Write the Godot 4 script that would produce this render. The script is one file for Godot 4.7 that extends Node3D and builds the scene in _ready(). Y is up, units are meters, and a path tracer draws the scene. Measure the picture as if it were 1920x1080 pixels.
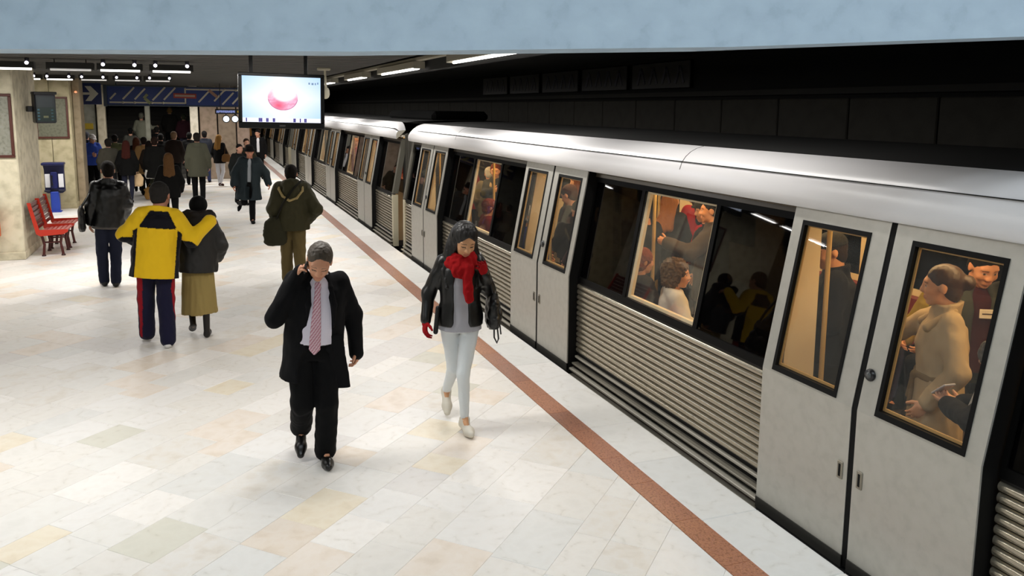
extends Node3D
# A metro platform seen from the stairs: y up, metres, the track runs along z, the train stands at +x.

const CAM := Vector3(0, 2.6, 0)
const EDGE := 3.33
var mats := {}
var texs := {}
var names := {}
var cam_basis: Basis

func _ready() -> void:
	_camera_and_light()
	_shell()
	_floor()
	_lamps()
	_train()
	_furniture()
	_people()
	_passengers()

func _camera_and_light() -> void:
	var cam := Camera3D.new()
	cam.name = "camera"
	cam.near = 0.05
	cam.far = 300.0
	# the photograph is cut from the lower part of a taller frame: focal length 1557.6 px, optical axis at y = 428 of 1080
	cam.projection = Camera3D.PROJECTION_FRUSTUM
	cam.size = 1080.0 / 1557.6 * cam.near
	cam.frustum_offset = Vector2(0, (428.2 - 540.0) / 1557.6 * cam.near)
	add_child(cam)
	cam.position = CAM
	cam.basis = Basis(Vector3.UP, deg_to_rad(-20.592)) * Basis(Vector3.RIGHT, deg_to_rad(-8.254)) * Basis(Vector3.BACK, deg_to_rad(0.427))
	cam.current = true
	cam_basis = cam.basis
	var we := WorldEnvironment.new()
	we.name = "environment"
	var e := Environment.new()
	e.background_mode = Environment.BG_COLOR
	e.background_color = Color(0.0, 0.0, 0.0)
	e.tonemap_mode = Environment.TONE_MAPPER_LINEAR
	e.tonemap_exposure = 0.9
	e.sdfgi_enabled = true
	e.ssao_enabled = true
	e.ssil_enabled = true
	we.environment = e
	add_child(we)

# where a world point falls in the 1920 x 1080 frame (z: depth)
func to_frame(p: Vector3) -> Vector3:
	var v := (p - CAM) * cam_basis
	return Vector3(960.0 + 1557.6 * v.x / -v.z, 428.2 - 1557.6 * v.y / -v.z, -v.z)

# ---------------------------------------------------------------- naming
func numbered(called: String) -> String:
	var n: int = names.get(called, 0)
	names[called] = n + 1
	return called if n == 0 else "%s_%03d" % [called, n]

func thing(called: String, label: String, category: String, at := Vector3.ZERO, turn := 0.0, group := "") -> Node3D:
	var o := Node3D.new()
	o.name = numbered(called)
	add_child(o)
	o.position = at
	o.rotation.y = turn
	tag(o, label, category, group)
	return o

func tag(o: Node, label: String, category: String, group := "") -> Node:
	o.set_meta("label", label)
	o.set_meta("category", category)
	if group:
		o.set_meta("group", group)
	return o

func obj(called: String, mesh: Mesh, m: Material, parent: Node = null, at := Vector3.ZERO, label := "") -> MeshInstance3D:
	var o := MeshInstance3D.new()
	o.name = called if parent else numbered(called)
	o.mesh = mesh
	if m:
		o.material_override = m
	(parent if parent else self).add_child(o, true)
	o.position = at
	if label:
		o.set_meta("label", label)
	return o

func struct(called: String, mesh: Mesh, m: Material, label := "") -> MeshInstance3D:
	var o := obj(called, mesh, m)
	o.set_meta("kind", "structure")
	o.set_meta("label", label if label else called.replace("_", " "))
	return o

# ---------------------------------------------------------------- materials
func mat(c: Color, rough := 0.8, metal := 0.0, spec := 0.5) -> StandardMaterial3D:
	var key := "%s %.3f %.3f %.3f" % [c.to_html(), rough, metal, spec]
	if mats.has(key):
		return mats[key]
	var m := StandardMaterial3D.new()
	m.albedo_color = c
	m.roughness = rough
	m.metallic = metal
	m.metallic_specular = spec
	mats[key] = m
	return m

func glow(c: Color, energy: float) -> StandardMaterial3D:
	var m := StandardMaterial3D.new()
	m.albedo_color = Color(0.9, 0.9, 0.9)
	m.emission_enabled = true
	m.emission = c
	m.emission_energy_multiplier = energy
	return m

func glass(c: Color, alpha: float) -> StandardMaterial3D:
	var m := StandardMaterial3D.new()
	m.albedo_color = Color(c.r, c.g, c.b, alpha)
	m.transparency = BaseMaterial3D.TRANSPARENCY_ALPHA
	m.roughness = 0.02
	m.metallic_specular = 0.5
	return m

func noise_tex(key: String, freq: float, ramp: Array, fractal := FastNoiseLite.FRACTAL_FBM, octaves := 4, warp := 0.0, size := 512, sd := 3) -> NoiseTexture2D:
	if texs.has(key):
		return texs[key]
	var n := FastNoiseLite.new()
	n.seed = sd
	n.noise_type = FastNoiseLite.TYPE_SIMPLEX_SMOOTH
	n.frequency = freq
	n.fractal_type = fractal
	n.fractal_octaves = octaves
	if warp > 0.0:
		n.domain_warp_enabled = true
		n.domain_warp_amplitude = warp
		n.domain_warp_frequency = freq * 1.6
	var t := NoiseTexture2D.new()
	t.width = size
	t.height = size
	t.seamless = true
	t.noise = n
	if ramp.size():
		var g := Gradient.new()
		var off := PackedFloat32Array()
		var col := PackedColorArray()
		for r in ramp:
			off.append(r[0])
			col.append(r[1])
		g.offsets = off
		g.colors = col
		t.color_ramp = g
	texs[key] = t
	return t

func textured(c: Color, tex: Texture2D, scale: float, rough: float, metal := 0.0, offset := Vector3.ZERO, world := true) -> StandardMaterial3D:
	var m := StandardMaterial3D.new()
	m.albedo_color = c
	m.albedo_texture = tex
	m.roughness = rough
	m.metallic = metal
	m.uv1_triplanar = true
	m.uv1_world_triplanar = world
	m.uv1_scale = Vector3.ONE * scale
	m.uv1_offset = offset
	return m

# ---------------------------------------------------------------- shapes
func begin() -> SurfaceTool:
	var st := SurfaceTool.new()
	st.begin(Mesh.PRIMITIVE_TRIANGLES)
	st.set_smooth_group(-1)
	return st

func done(st: SurfaceTool) -> ArrayMesh:
	st.generate_normals()
	return st.commit()

func tri(st: SurfaceTool, a: Vector3, b: Vector3, c: Vector3, n: Vector3) -> void:
	if (b - a).cross(c - a).dot(n) > 0.0:
		st.add_vertex(a); st.add_vertex(c); st.add_vertex(b)
	else:
		st.add_vertex(a); st.add_vertex(b); st.add_vertex(c)

func quad(st: SurfaceTool, a: Vector3, b: Vector3, c: Vector3, d: Vector3, n: Vector3) -> void:
	tri(st, a, b, c, n)
	tri(st, a, c, d, n)

# eight corners: the lower four and the upper four, in the same turn
func hexa(st: SurfaceTool, p: Array) -> void:
	var mid := Vector3.ZERO
	for v in p:
		mid += v / 8.0
	for f in [[0, 1, 2, 3], [4, 5, 6, 7], [0, 1, 5, 4], [1, 2, 6, 5], [2, 3, 7, 6], [3, 0, 4, 7]]:
		var m: Vector3 = (p[f[0]] + p[f[1]] + p[f[2]] + p[f[3]]) / 4.0
		quad(st, p[f[0]], p[f[1]], p[f[2]], p[f[3]], m - mid)

func add_box(st: SurfaceTool, lo: Vector3, hi: Vector3) -> void:
	hexa(st, [Vector3(lo.x, lo.y, lo.z), Vector3(hi.x, lo.y, lo.z), Vector3(hi.x, lo.y, hi.z), Vector3(lo.x, lo.y, hi.z),
		Vector3(lo.x, hi.y, lo.z), Vector3(hi.x, hi.y, lo.z), Vector3(hi.x, hi.y, hi.z), Vector3(lo.x, hi.y, hi.z)])

func box(lo: Vector3, hi: Vector3) -> ArrayMesh:
	var st := begin()
	add_box(st, lo, hi)
	return done(st)

# a box with chamfered edges
func add_bevel(st: SurfaceTool, lo: Vector3, hi: Vector3, b: float) -> void:
	var c := (lo + hi) / 2.0
	var h := (hi - lo) / 2.0
	b = minf(b, minf(h.x, minf(h.y, h.z)) * 0.9)
	for axis in 3:
		var u := (axis + 1) % 3
		var v := (axis + 2) % 3
		for s in [-1.0, 1.0]:
			var n := Vector3.ZERO
			n[axis] = s
			var q := []
			for k in [[-1, -1], [1, -1], [1, 1], [-1, 1]]:
				var p := Vector3.ZERO
				p[axis] = s * h[axis]
				p[u] = k[0] * (h[u] - b)
				p[v] = k[1] * (h[v] - b)
				q.append(c + p)
			quad(st, q[0], q[1], q[2], q[3], n)
			for t in [-1.0, 1.0]:
				var e := []
				for k in [-1.0, 1.0]:
					var p1 := Vector3.ZERO
					p1[axis] = s * h[axis]; p1[u] = t * (h[u] - b); p1[v] = k * (h[v] - b)
					var p2 := Vector3.ZERO
					p2[axis] = s * (h[axis] - b); p2[u] = t * h[u]; p2[v] = k * (h[v] - b)
					e.append(c + p1)
					e.append(c + p2)
				var n2 := Vector3.ZERO
				n2[axis] = s; n2[u] = t
				quad(st, e[0], e[1], e[3], e[2], n2)
	for sx in [-1.0, 1.0]:
		for sy in [-1.0, 1.0]:
			for sz in [-1.0, 1.0]:
				var s3 := Vector3(sx, sy, sz)
				var a := (h - Vector3(0, b, b)) * s3 + c
				var d := (h - Vector3(b, 0, b)) * s3 + c
				var f := (h - Vector3(b, b, 0)) * s3 + c
				tri(st, a, d, f, s3)

func bevel(lo: Vector3, hi: Vector3, b: float) -> ArrayMesh:
	var st := begin()
	add_bevel(st, lo, hi, b)
	return done(st)

# a tube through points, with one radius or one at each point
func add_tube(st: SurfaceTool, pts: Array, radius, sides := 10) -> void:
	var rings := []
	var side := Vector3.ZERO
	for i in pts.size():
		var d: Vector3 = (pts[mini(i + 1, pts.size() - 1)] - pts[maxi(i - 1, 0)]).normalized()
		if side == Vector3.ZERO:
			side = d.cross(Vector3.UP if absf(d.y) < 0.9 else Vector3.RIGHT).normalized()
		side = (side - d * side.dot(d)).normalized()
		var up := d.cross(side)
		var r: float = radius[i] if radius is Array else radius
		var ring := []
		for k in sides:
			var a := TAU * k / sides
			ring.append(pts[i] + (side * cos(a) + up * sin(a)) * r)
		rings.append(ring)
	st.set_smooth_group(1)
	for i in pts.size() - 1:
		for k in sides:
			var k2 := (k + 1) % sides
			var mid: Vector3 = (rings[i][k] + rings[i + 1][k2]) / 2.0 - (pts[i] + pts[i + 1]) / 2.0
			quad(st, rings[i][k], rings[i][k2], rings[i + 1][k2], rings[i + 1][k], mid)
	st.set_smooth_group(-1)
	for e in [0, pts.size() - 1]:
		var out: Vector3 = (pts[e] - pts[1 if e == 0 else e - 1])
		for k in range(1, sides - 1):
			tri(st, rings[e][0], rings[e][k], rings[e][k + 1], out)

func tube(pts: Array, radius, sides := 10) -> ArrayMesh:
	var st := begin()
	add_tube(st, pts, radius, sides)
	return done(st)

# a profile of [radius, height] turned about y
func add_lathe(st: SurfaceTool, prof: Array, at := Vector3.ZERO, sides := 20, basis := Basis()) -> void:
	st.set_smooth_group(1)
	for i in prof.size() - 1:
		for k in sides:
			var a := TAU * k / sides
			var b := TAU * (k + 1) / sides
			var p0 := Vector3(cos(a) * prof[i][0], prof[i][1], sin(a) * prof[i][0])
			var p1 := Vector3(cos(b) * prof[i][0], prof[i][1], sin(b) * prof[i][0])
			var p2 := Vector3(cos(b) * prof[i + 1][0], prof[i + 1][1], sin(b) * prof[i + 1][0])
			var p3 := Vector3(cos(a) * prof[i + 1][0], prof[i + 1][1], sin(a) * prof[i + 1][0])
			var dy: float = prof[i + 1][1] - prof[i][1]
			var dr: float = prof[i + 1][0] - prof[i][0]
			var n := Vector3(cos((a + b) / 2) * dy, -dr, sin((a + b) / 2) * dy)
			if p0.distance_to(p1) > 1e-6:
				tri(st, at + basis * p0, at + basis * p1, at + basis * p2, basis * n)
			if p2.distance_to(p3) > 1e-6:
				tri(st, at + basis * p0, at + basis * p2, at + basis * p3, basis * n)
	st.set_smooth_group(-1)

func lathe(prof: Array, sides := 20) -> ArrayMesh:
	var st := begin()
	add_lathe(st, prof, Vector3.ZERO, sides)
	return done(st)

# a flat polygon in x-y given a thickness along z
func extrude(poly: PackedVector2Array, z0: float, z1: float) -> ArrayMesh:
	var st := begin()
	var idx := Geometry2D.triangulate_polygon(poly)
	for i in range(0, idx.size(), 3):
		for z in [z0, z1]:
			var n := Vector3(0, 0, 1 if z == maxf(z0, z1) else -1)
			tri(st, v3(poly[idx[i]], z), v3(poly[idx[i + 1]], z), v3(poly[idx[i + 2]], z), n)
	var area := 0.0
	for i in poly.size():
		area += poly[i].cross(poly[(i + 1) % poly.size()])
	for i in poly.size():
		var a := poly[i]
		var b := poly[(i + 1) % poly.size()]
		var n := Vector3(b.y - a.y, a.x - b.x, 0) * signf(area)
		quad(st, v3(a, z0), v3(b, z0), v3(b, z1), v3(a, z1), n)
	return done(st)

func v3(p: Vector2, z: float) -> Vector3:
	return Vector3(p.x, p.y, z)

# ================================================================ the place
func concrete(c: Color, offset := Vector3.ZERO) -> StandardMaterial3D:
	var t := noise_tex("concrete", 0.012, [[0.0, Color(0.82, 0.81, 0.77)], [0.4, Color(0.93, 0.925, 0.90)], [0.62, Color(0.98, 0.975, 0.955)], [1.0, Color(1, 1, 1)]], FastNoiseLite.FRACTAL_FBM, 6, 12.0, 512, 11)
	return textured(c, t, 0.55, 0.85, 0.0, offset)

func beam_z(x: float) -> float:
	return -3.75 + (x + 0.70) * 0.374

func _shell() -> void:
	# track trough and the wall beyond the train
	var bed := mat(Color(0.10, 0.095, 0.09), 0.95)
	struct("floor_track_bed", box(Vector3(EDGE, -1.4, -60), Vector3(7.2, -1.2, 7)), bed, "dark track bed below the train")
	var pf := mat(Color(0.20, 0.19, 0.18), 0.9)
	struct("wall_platform_face", box(Vector3(EDGE - 0.3, -1.2, -60), Vector3(EDGE - 0.02, -0.06, 7)), pf, "platform edge face above the track")
	var wr := Node3D.new()
	wr.name = "wall_right"
	wr.set_meta("kind", "structure")
	wr.set_meta("label", "dark panelled tunnel wall behind the train")
	add_child(wr)
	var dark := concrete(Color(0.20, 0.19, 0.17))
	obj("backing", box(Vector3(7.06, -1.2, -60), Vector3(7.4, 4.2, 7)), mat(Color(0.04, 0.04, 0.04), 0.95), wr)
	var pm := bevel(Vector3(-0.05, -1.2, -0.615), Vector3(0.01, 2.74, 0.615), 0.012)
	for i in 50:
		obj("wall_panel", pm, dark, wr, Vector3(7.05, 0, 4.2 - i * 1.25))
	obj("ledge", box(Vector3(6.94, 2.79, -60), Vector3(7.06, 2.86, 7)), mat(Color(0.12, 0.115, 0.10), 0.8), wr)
	# ceiling: platform slab with hanging slats, black void above the track
	var cl := Node3D.new()
	cl.name = "ceiling"
	cl.set_meta("kind", "structure")
	cl.set_meta("label", "dark slatted ceiling above the platform")
	add_child(cl)
	var st := begin()
	hexa(st, [Vector3(-9, 3.42, -60), Vector3(7.4, 3.42, -60), Vector3(7.4, 3.42, beam_z(7.4)), Vector3(-9, 3.42, beam_z(-9)),
		Vector3(-9, 3.7, -60), Vector3(7.4, 3.7, -60), Vector3(7.4, 3.7, beam_z(7.4)), Vector3(-9, 3.7, beam_z(-9))])
	obj("slab", done(st), mat(Color(0.10, 0.095, 0.085), 0.95), cl)
	var sm := bevel(Vector3(-5.6, -0.035, -0.14), Vector3(5.6, 0.035, 0.14), 0.008)
	var slat_mats := [mat(Color(0.13, 0.12, 0.095), 0.7), mat(Color(0.105, 0.10, 0.08), 0.7), mat(Color(0.16, 0.15, 0.115), 0.7)]
	for i in 92:
		obj("slat", sm, slat_mats[(i * 7) % 3], cl, Vector3(-2.9, 3.30, -7.6 - i * 0.36))
	obj("bulkhead", box(Vector3(3.2, 3.14, -60), Vector3(3.34, 3.42, -3.2)), mat(Color(0.07, 0.07, 0.065), 0.9), cl)
	# the painted lintel of the stairs
	st = begin()
	var n := 12
	for i in n:
		var xa := lerpf(-9.0, 7.4, i / float(n))
		var xb2 := lerpf(-9.0, 7.4, (i + 1) / float(n))
		var ya := 2.81 + maxf(0.0, xa - 1.3) * 0.045
		var yb := 2.81 + maxf(0.0, xb2 - 1.3) * 0.045
		hexa(st, [Vector3(xa, ya, beam_z(xa) - 0.3), Vector3(xb2, yb, beam_z(xb2) - 0.3), Vector3(xb2, yb, beam_z(xb2)), Vector3(xa, ya, beam_z(xa)),
			Vector3(xa, 5.8, beam_z(xa) - 0.3), Vector3(xb2, 5.8, beam_z(xb2) - 0.3), Vector3(xb2, 5.8, beam_z(xb2)), Vector3(xa, 5.8, beam_z(xa))])
	var paint := noise_tex("paint", 0.02, [[0.0, Color(0.86, 0.87, 0.88)], [0.35, Color(0.95, 0.95, 0.96)], [1.0, Color(1, 1, 1)]], FastNoiseLite.FRACTAL_FBM, 5, 20.0, 512, 23)
	struct("trim_beam", done(st), textured(Color(0.68, 0.76, 0.82), paint, 0.7, 0.7), "pale blue painted concrete beam across the top")
	# the stair hall behind and above the viewer
	var pale := concrete(Color(0.72, 0.70, 0.64))
	st = begin()
	hexa(st, [Vector3(-9, 5.6, beam_z(-9)), Vector3(7.4, 5.6, beam_z(7.4)), Vector3(7.4, 5.6, 7), Vector3(-9, 5.6, 7),
		Vector3(-9, 5.8, beam_z(-9)), Vector3(7.4, 5.8, beam_z(7.4)), Vector3(7.4, 5.8, 7), Vector3(-9, 5.8, 7)])
	struct("ceiling_stair_hall", done(st), pale, "ceiling of the stair hall")
	struct("wall_back", box(Vector3(-9.3, -1.4, 7), Vector3(7.4, 5.8, 7.3)), pale, "wall behind the viewer")
	struct("wall_left", box(Vector3(-9.3, -1.4, -60), Vector3(-9, 5.8, 7)), pale, "far left wall of the platform hall")
	struct("wall_right_upper", box(Vector3(7.06, 4.2, -8), Vector3(7.4, 5.8, 7)), pale, "wall above the tunnel wall by the stairs")
	_end_wall()

func _end_wall() -> void:
	var grey := concrete(Color(0.50, 0.50, 0.46), Vector3(3, 1, 2))
	var w := Node3D.new()
	w.name = "wall_far"
	w.set_meta("kind", "structure")
	w.set_meta("label", "far wall with the dark stair opening under the line map")
	add_child(w)
	var z := -31.5
	obj("panel", bevel(Vector3(-9, 0, z - 0.4), Vector3(-3.25, 3.42, z), 0.02), grey, w)
	obj("panel", bevel(Vector3(0.05, 0, z - 0.4), Vector3(0.62, 3.42, z), 0.02), concrete(Color(0.56, 0.49, 0.43), Vector3(1, 4, 2)), w)
	obj("panel", bevel(Vector3(0.66, 0, z - 0.4), Vector3(1.25, 3.42, z), 0.02), concrete(Color(0.50, 0.44, 0.38), Vector3(5, 4, 2)), w)
	obj("panel", bevel(Vector3(1.29, 0, z - 0.4), Vector3(1.72, 3.42, z), 0.02), concrete(Color(0.58, 0.50, 0.45), Vector3(2, 7, 2)), w)
	obj("jamb", bevel(Vector3(-3.2, 0, z - 0.3), Vector3(-2.95, 3.3, z + 0.12), 0.02), concrete(Color(0.72, 0.68, 0.60)), w)
	obj("jamb", bevel(Vector3(-0.27, 0, z - 0.3), Vector3(0.0, 3.3, z + 0.12), 0.02), concrete(Color(0.86, 0.83, 0.77)), w)
	obj("mullion", bevel(Vector3(-1.72, 0, z - 0.3), Vector3(-1.56, 3.3, z), 0.02), concrete(Color(0.46, 0.46, 0.42)), w)
	obj("lintel", bevel(Vector3(-3.2, 2.9, z - 0.5), Vector3(0.0, 3.42, z - 0.05), 0.02), mat(Color(0.12, 0.12, 0.12), 0.9), w)
	obj("return_wall", box(Vector3(1.5, 0, -60), Vector3(1.72, 3.42, z - 0.4)), grey, w)
	obj("end_face", box(Vector3(-9, -1.2, -60.4), Vector3(7.4, 3.7, -60)), mat(Color(0.30, 0.29, 0.27), 0.9), w)
	# the stairs up inside the opening
	var s := Node3D.new()
	s.name = "floor_stairs"
	s.set_meta("kind", "structure")
	s.set_meta("label", "stairs going up in the dark opening")
	add_child(s)
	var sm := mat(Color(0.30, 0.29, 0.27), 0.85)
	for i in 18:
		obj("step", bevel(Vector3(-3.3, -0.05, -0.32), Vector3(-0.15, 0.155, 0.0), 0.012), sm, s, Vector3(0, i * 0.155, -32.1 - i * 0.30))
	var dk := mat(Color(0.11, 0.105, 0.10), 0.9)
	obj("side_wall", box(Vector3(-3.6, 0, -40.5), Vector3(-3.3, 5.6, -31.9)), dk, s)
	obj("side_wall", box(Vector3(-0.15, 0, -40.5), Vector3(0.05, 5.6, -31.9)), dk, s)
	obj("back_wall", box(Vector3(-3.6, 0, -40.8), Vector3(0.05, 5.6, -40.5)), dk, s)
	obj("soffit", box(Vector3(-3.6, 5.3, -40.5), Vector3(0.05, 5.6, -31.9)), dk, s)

# ---------------------------------------------------------------- floor
func marble(i: int) -> StandardMaterial3D:
	var veins := noise_tex("veins", 0.006, [[0.0, Color(0.97, 0.968, 0.962)], [0.5, Color(1, 0.998, 0.995)], [0.80, Color(0.985, 0.98, 0.972)], [0.92, Color(0.945, 0.94, 0.928)], [1.0, Color(0.90, 0.893, 0.88)]], FastNoiseLite.FRACTAL_RIDGED, 4, 26.0, 1024, 5)
	var bands := noise_tex("bands", 0.008, [[0.0, Color(0.93, 0.91, 0.88)], [0.35, Color(0.985, 0.975, 0.96)], [0.6, Color(1, 1, 1)], [1.0, Color(0.965, 0.95, 0.93)]], FastNoiseLite.FRACTAL_FBM, 5, 40.0, 1024, 9)
	var tones := [Color(0.905, 0.90, 0.885), Color(0.92, 0.915, 0.905), Color(0.895, 0.885, 0.865), Color(0.91, 0.90, 0.88), Color(0.885, 0.885, 0.875), Color(0.90, 0.89, 0.87),
		Color(0.92, 0.885, 0.81), Color(0.90, 0.86, 0.81), Color(0.85, 0.845, 0.80), Color(0.92, 0.885, 0.845), Color(0.88, 0.87, 0.86), Color(0.94, 0.93, 0.915)]
	return textured(tones[i], bands if i in [6, 7, 2, 9] else veins, 0.42 + 0.05 * (i % 4), 0.42, 0.0, Vector3(i * 0.37, 0, i * 0.73))

func clip_poly(poly: Array, n: Vector2, d: float) -> Array:
	var out := []
	for i in poly.size():
		var a: Vector2 = poly[i]
		var b: Vector2 = poly[(i + 1) % poly.size()]
		var da := a.dot(n) - d
		var db := b.dot(n) - d
		if da <= 0.0:
			out.append(a)
		if (da < 0.0 and db > 0.0) or (da > 0.0 and db < 0.0):
			out.append(a.lerp(b, da / (da - db)))
	return out

# a flat stone: top at y = 0, chamfered rim
func add_stone(st: SurfaceTool, poly: Array, lift := 0.0) -> void:
	var c := Vector2.ZERO
	for p in poly:
		c += p / poly.size()
	var top := []
	var rim := []
	var low := []
	for p in poly:
		var inward: Vector2 = (c - p).normalized()
		top.append(Vector3(p.x + inward.x * 0.0035, lift, p.y + inward.y * 0.0035))
		rim.append(Vector3(p.x + inward.x * 0.0008, lift - 0.002, p.y + inward.y * 0.0008))
		low.append(Vector3(p.x + inward.x * 0.0008, -0.02, p.y + inward.y * 0.0008))
	for i in range(1, poly.size() - 1):
		tri(st, top[0], top[i], top[i + 1], Vector3.UP)
	for i in poly.size():
		var j := (i + 1) % poly.size()
		var out := Vector3(poly[i].x + poly[j].x - 2 * c.x, 0, poly[i].y + poly[j].y - 2 * c.y)
		quad(st, top[i], top[j], rim[j], rim[i], out + Vector3.UP * 0.3)
		quad(st, rim[i], rim[j], low[j], low[i], out)

func _floor() -> void:
	var f := Node3D.new()
	f.name = "floor"
	f.set_meta("kind", "structure")
	f.set_meta("label", "pale marble platform floor laid diagonally")
	add_child(f)
	obj("bedding", box(Vector3(-9, -1.2, -60), Vector3(EDGE - 0.06, -0.006, 7)), mat(Color(0.66, 0.645, 0.61), 0.9), f)
	var rng := RandomNumberGenerator.new()
	rng.seed = 41
	var ms := []
	for i in 12:
		ms.append(marble(i))
	var picks := [0, 1, 2, 3, 4, 5, 0, 1, 3, 4, 9, 10, 11, 11, 5, 2, 0, 1, 6, 7, 8, 9, 10, 3, 4, 11]
	var widths := [0.30, 0.36, 0.40, 0.22, 0.36, 0.33]
	var r2 := sqrt(0.5)
	var tiles := []
	var v := -34.0
	var row := 0
	while v < 7.0:
		var wd: float = widths[rng.randi() % 6]
		var u := -10.0 + rng.randf() * 0.5
		while u < 30.0:
			var ln := 0.28 + rng.randf() * 0.42
			# u runs along (1, 0, -1), v along (1, 0, 1)
			var mid := Vector2((u + ln / 2 + v + wd / 2) * r2, (v + wd / 2 - u - ln / 2) * r2)
			if mid.x > -8.8 and mid.x < 3.1 and mid.y > -31.2 and mid.y < 1.5:
				var poly := []
				for k in [[0, 0], [1, 0], [1, 1], [0, 1]]:
					var uu: float = u + k[0] * ln
					var vv: float = v + k[1] * wd
					poly.append(Vector2((uu + vv) * r2, (vv - uu) * r2))
				poly = clip_poly(poly, Vector2(1, 0), 2.71)
				if poly.size() > 2:
					var c := Vector2.ZERO
					for p in poly:
						c += p / poly.size()
					tiles.append({"poly": poly, "c": c, "m": picks[rng.randi() % picks.size()], "a": 0.0})
			u += ln
		v += wd
		row += 1
	for t in tiles:
		if t.c.y < -2.5:
			var q := PackedVector2Array()
			var inside := false
			for p in t.poly:
				var s := to_frame(Vector3(p.x, 0, p.y))
				q.append(Vector2(s.x, s.y))
				inside = inside or (s.z > 0.5 and s.x > 0 and s.x < 1920 and s.y > 0 and s.y < 1080)
			if inside:
				var a := 0.0
				for i in q.size():
					a += q[i].cross(q[(i + 1) % q.size()])
				t.a = absf(a)
	tiles.sort_custom(func(x, y): return x.a > y.a)
	var rest := {}
	for i in tiles.size():
		var t: Dictionary = tiles[i]
		if i < 300:
			var st := begin()
			add_stone(st, t.poly)
			obj("tile", done(st), ms[t.m], f)
		else:
			if not rest.has(t.m):
				rest[t.m] = begin()
			add_stone(rest[t.m], t.poly)
	var whole := ArrayMesh.new()
	for k in rest:
		rest[k].generate_normals()
		rest[k].set_material(ms[k])
		rest[k].commit(whole)
	var field := obj("tile_field", whole, null, f)
	field.set_meta("kind", "stuff")
	obj("far_paving", box(Vector3(-9, -0.02, -60), Vector3(2.71, -0.001, -30.9)), ms[0], f)
	# the red granite line and the edge slabs
	var granite := noise_tex("granite", 0.055, [[0.0, Color(0.62, 0.52, 0.47)], [0.38, Color(0.86, 0.74, 0.66)], [0.55, Color(1.0, 0.90, 0.80)], [0.75, Color(0.84, 0.72, 0.70)], [1.0, Color(1.0, 0.97, 0.92)]], FastNoiseLite.FRACTAL_FBM, 5, 8.0, 512, 31)
	var red := []
	for c in [Color(0.70, 0.545, 0.47), Color(0.68, 0.535, 0.475), Color(0.72, 0.565, 0.48), Color(0.66, 0.52, 0.46)]:
		red.append(textured(c, granite, 1.3, 0.36, 0.0, Vector3(c.r * 9, 0, c.g * 31)))
	var z := 1.0
	while z > -59.0:
		var l := 0.38 + rng.randf() * 0.2
		var st := begin()
		add_stone(st, [Vector2(2.715, z), Vector2(2.905, z), Vector2(2.905, z - l), Vector2(2.715, z - l)])
		obj("stripe_slab", done(st), red[rng.randi() % 4], f)
		z -= l
	z = 1.0
	while z > -59.0:
		var l := 0.7 + rng.randf() * 0.35
		var st := begin()
		add_bevel(st, Vector3(2.91, -0.07, z - l + 0.002), Vector3(EDGE, 0.0, z), 0.006)
		obj("edge_slab", done(st), ms[[0, 4, 10, 11, 1][rng.randi() % 5]], f)
		z -= l

# ---------------------------------------------------------------- lamps
func tube_lamp(label: String, at: Vector3, length: float, turn: float, energy: float, group: String, tint := Color(1.0, 0.985, 0.965), bright := 5.0) -> void:
	var t := thing("fluorescent_lamp", label, "lamp", at, turn, group)
	var h := length / 2
	var metal := mat(Color(0.62, 0.60, 0.54), 0.5, 0.2) if length > 1.0 else mat(Color(0.12, 0.115, 0.10), 0.6)
	# a tray open below, along x
	var st := begin()
	add_box(st, Vector3(-h, 0.055, -0.085), Vector3(h, 0.075, 0.085))
	add_box(st, Vector3(-h, -0.015, 0.075), Vector3(h, 0.055, 0.085))
	add_box(st, Vector3(-h, -0.015, -0.085), Vector3(h, 0.055, -0.075))
	add_box(st, Vector3(-h - 0.012, -0.03, -0.085), Vector3(-h, 0.075, 0.085))
	add_box(st, Vector3(h, -0.03, -0.085), Vector3(h + 0.012, 0.075, 0.085))
	obj("tray", done(st), metal, t)
	var n := int(maxf(1.0, round(length / 1.25)))
	var g := glow(tint, bright)
	for i in n:
		var a := -h + length * i / n + 0.03
		var b := -h + length * (i + 1) / n - 0.03
		obj("tube", tube([Vector3(a, -0.025, 0), Vector3(b, -0.025, 0)], 0.019, 10), g, t)
	for sx in [-1, 1]:
		obj("hanger", tube([Vector3(sx * h * 0.7, 0.07, 0), Vector3(sx * h * 0.7, 0.079 if at.x > 3.0 else (3.27 - at.y if at.y < 5.0 else 0.15), 0)], 0.008, 6), metal, t)
	var l := AreaLight3D.new()
	l.name = "light"
	l.area_size = Vector2(length, 0.14)
	l.light_energy = energy
	l.light_color = tint
	l.area_normalize_energy = true
	l.shadow_enabled = true
	l.set("area_range", 30.0)
	t.add_child(l)
	l.position = Vector3(0, -0.052, 0)
	l.rotation.x = -PI / 2

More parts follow.
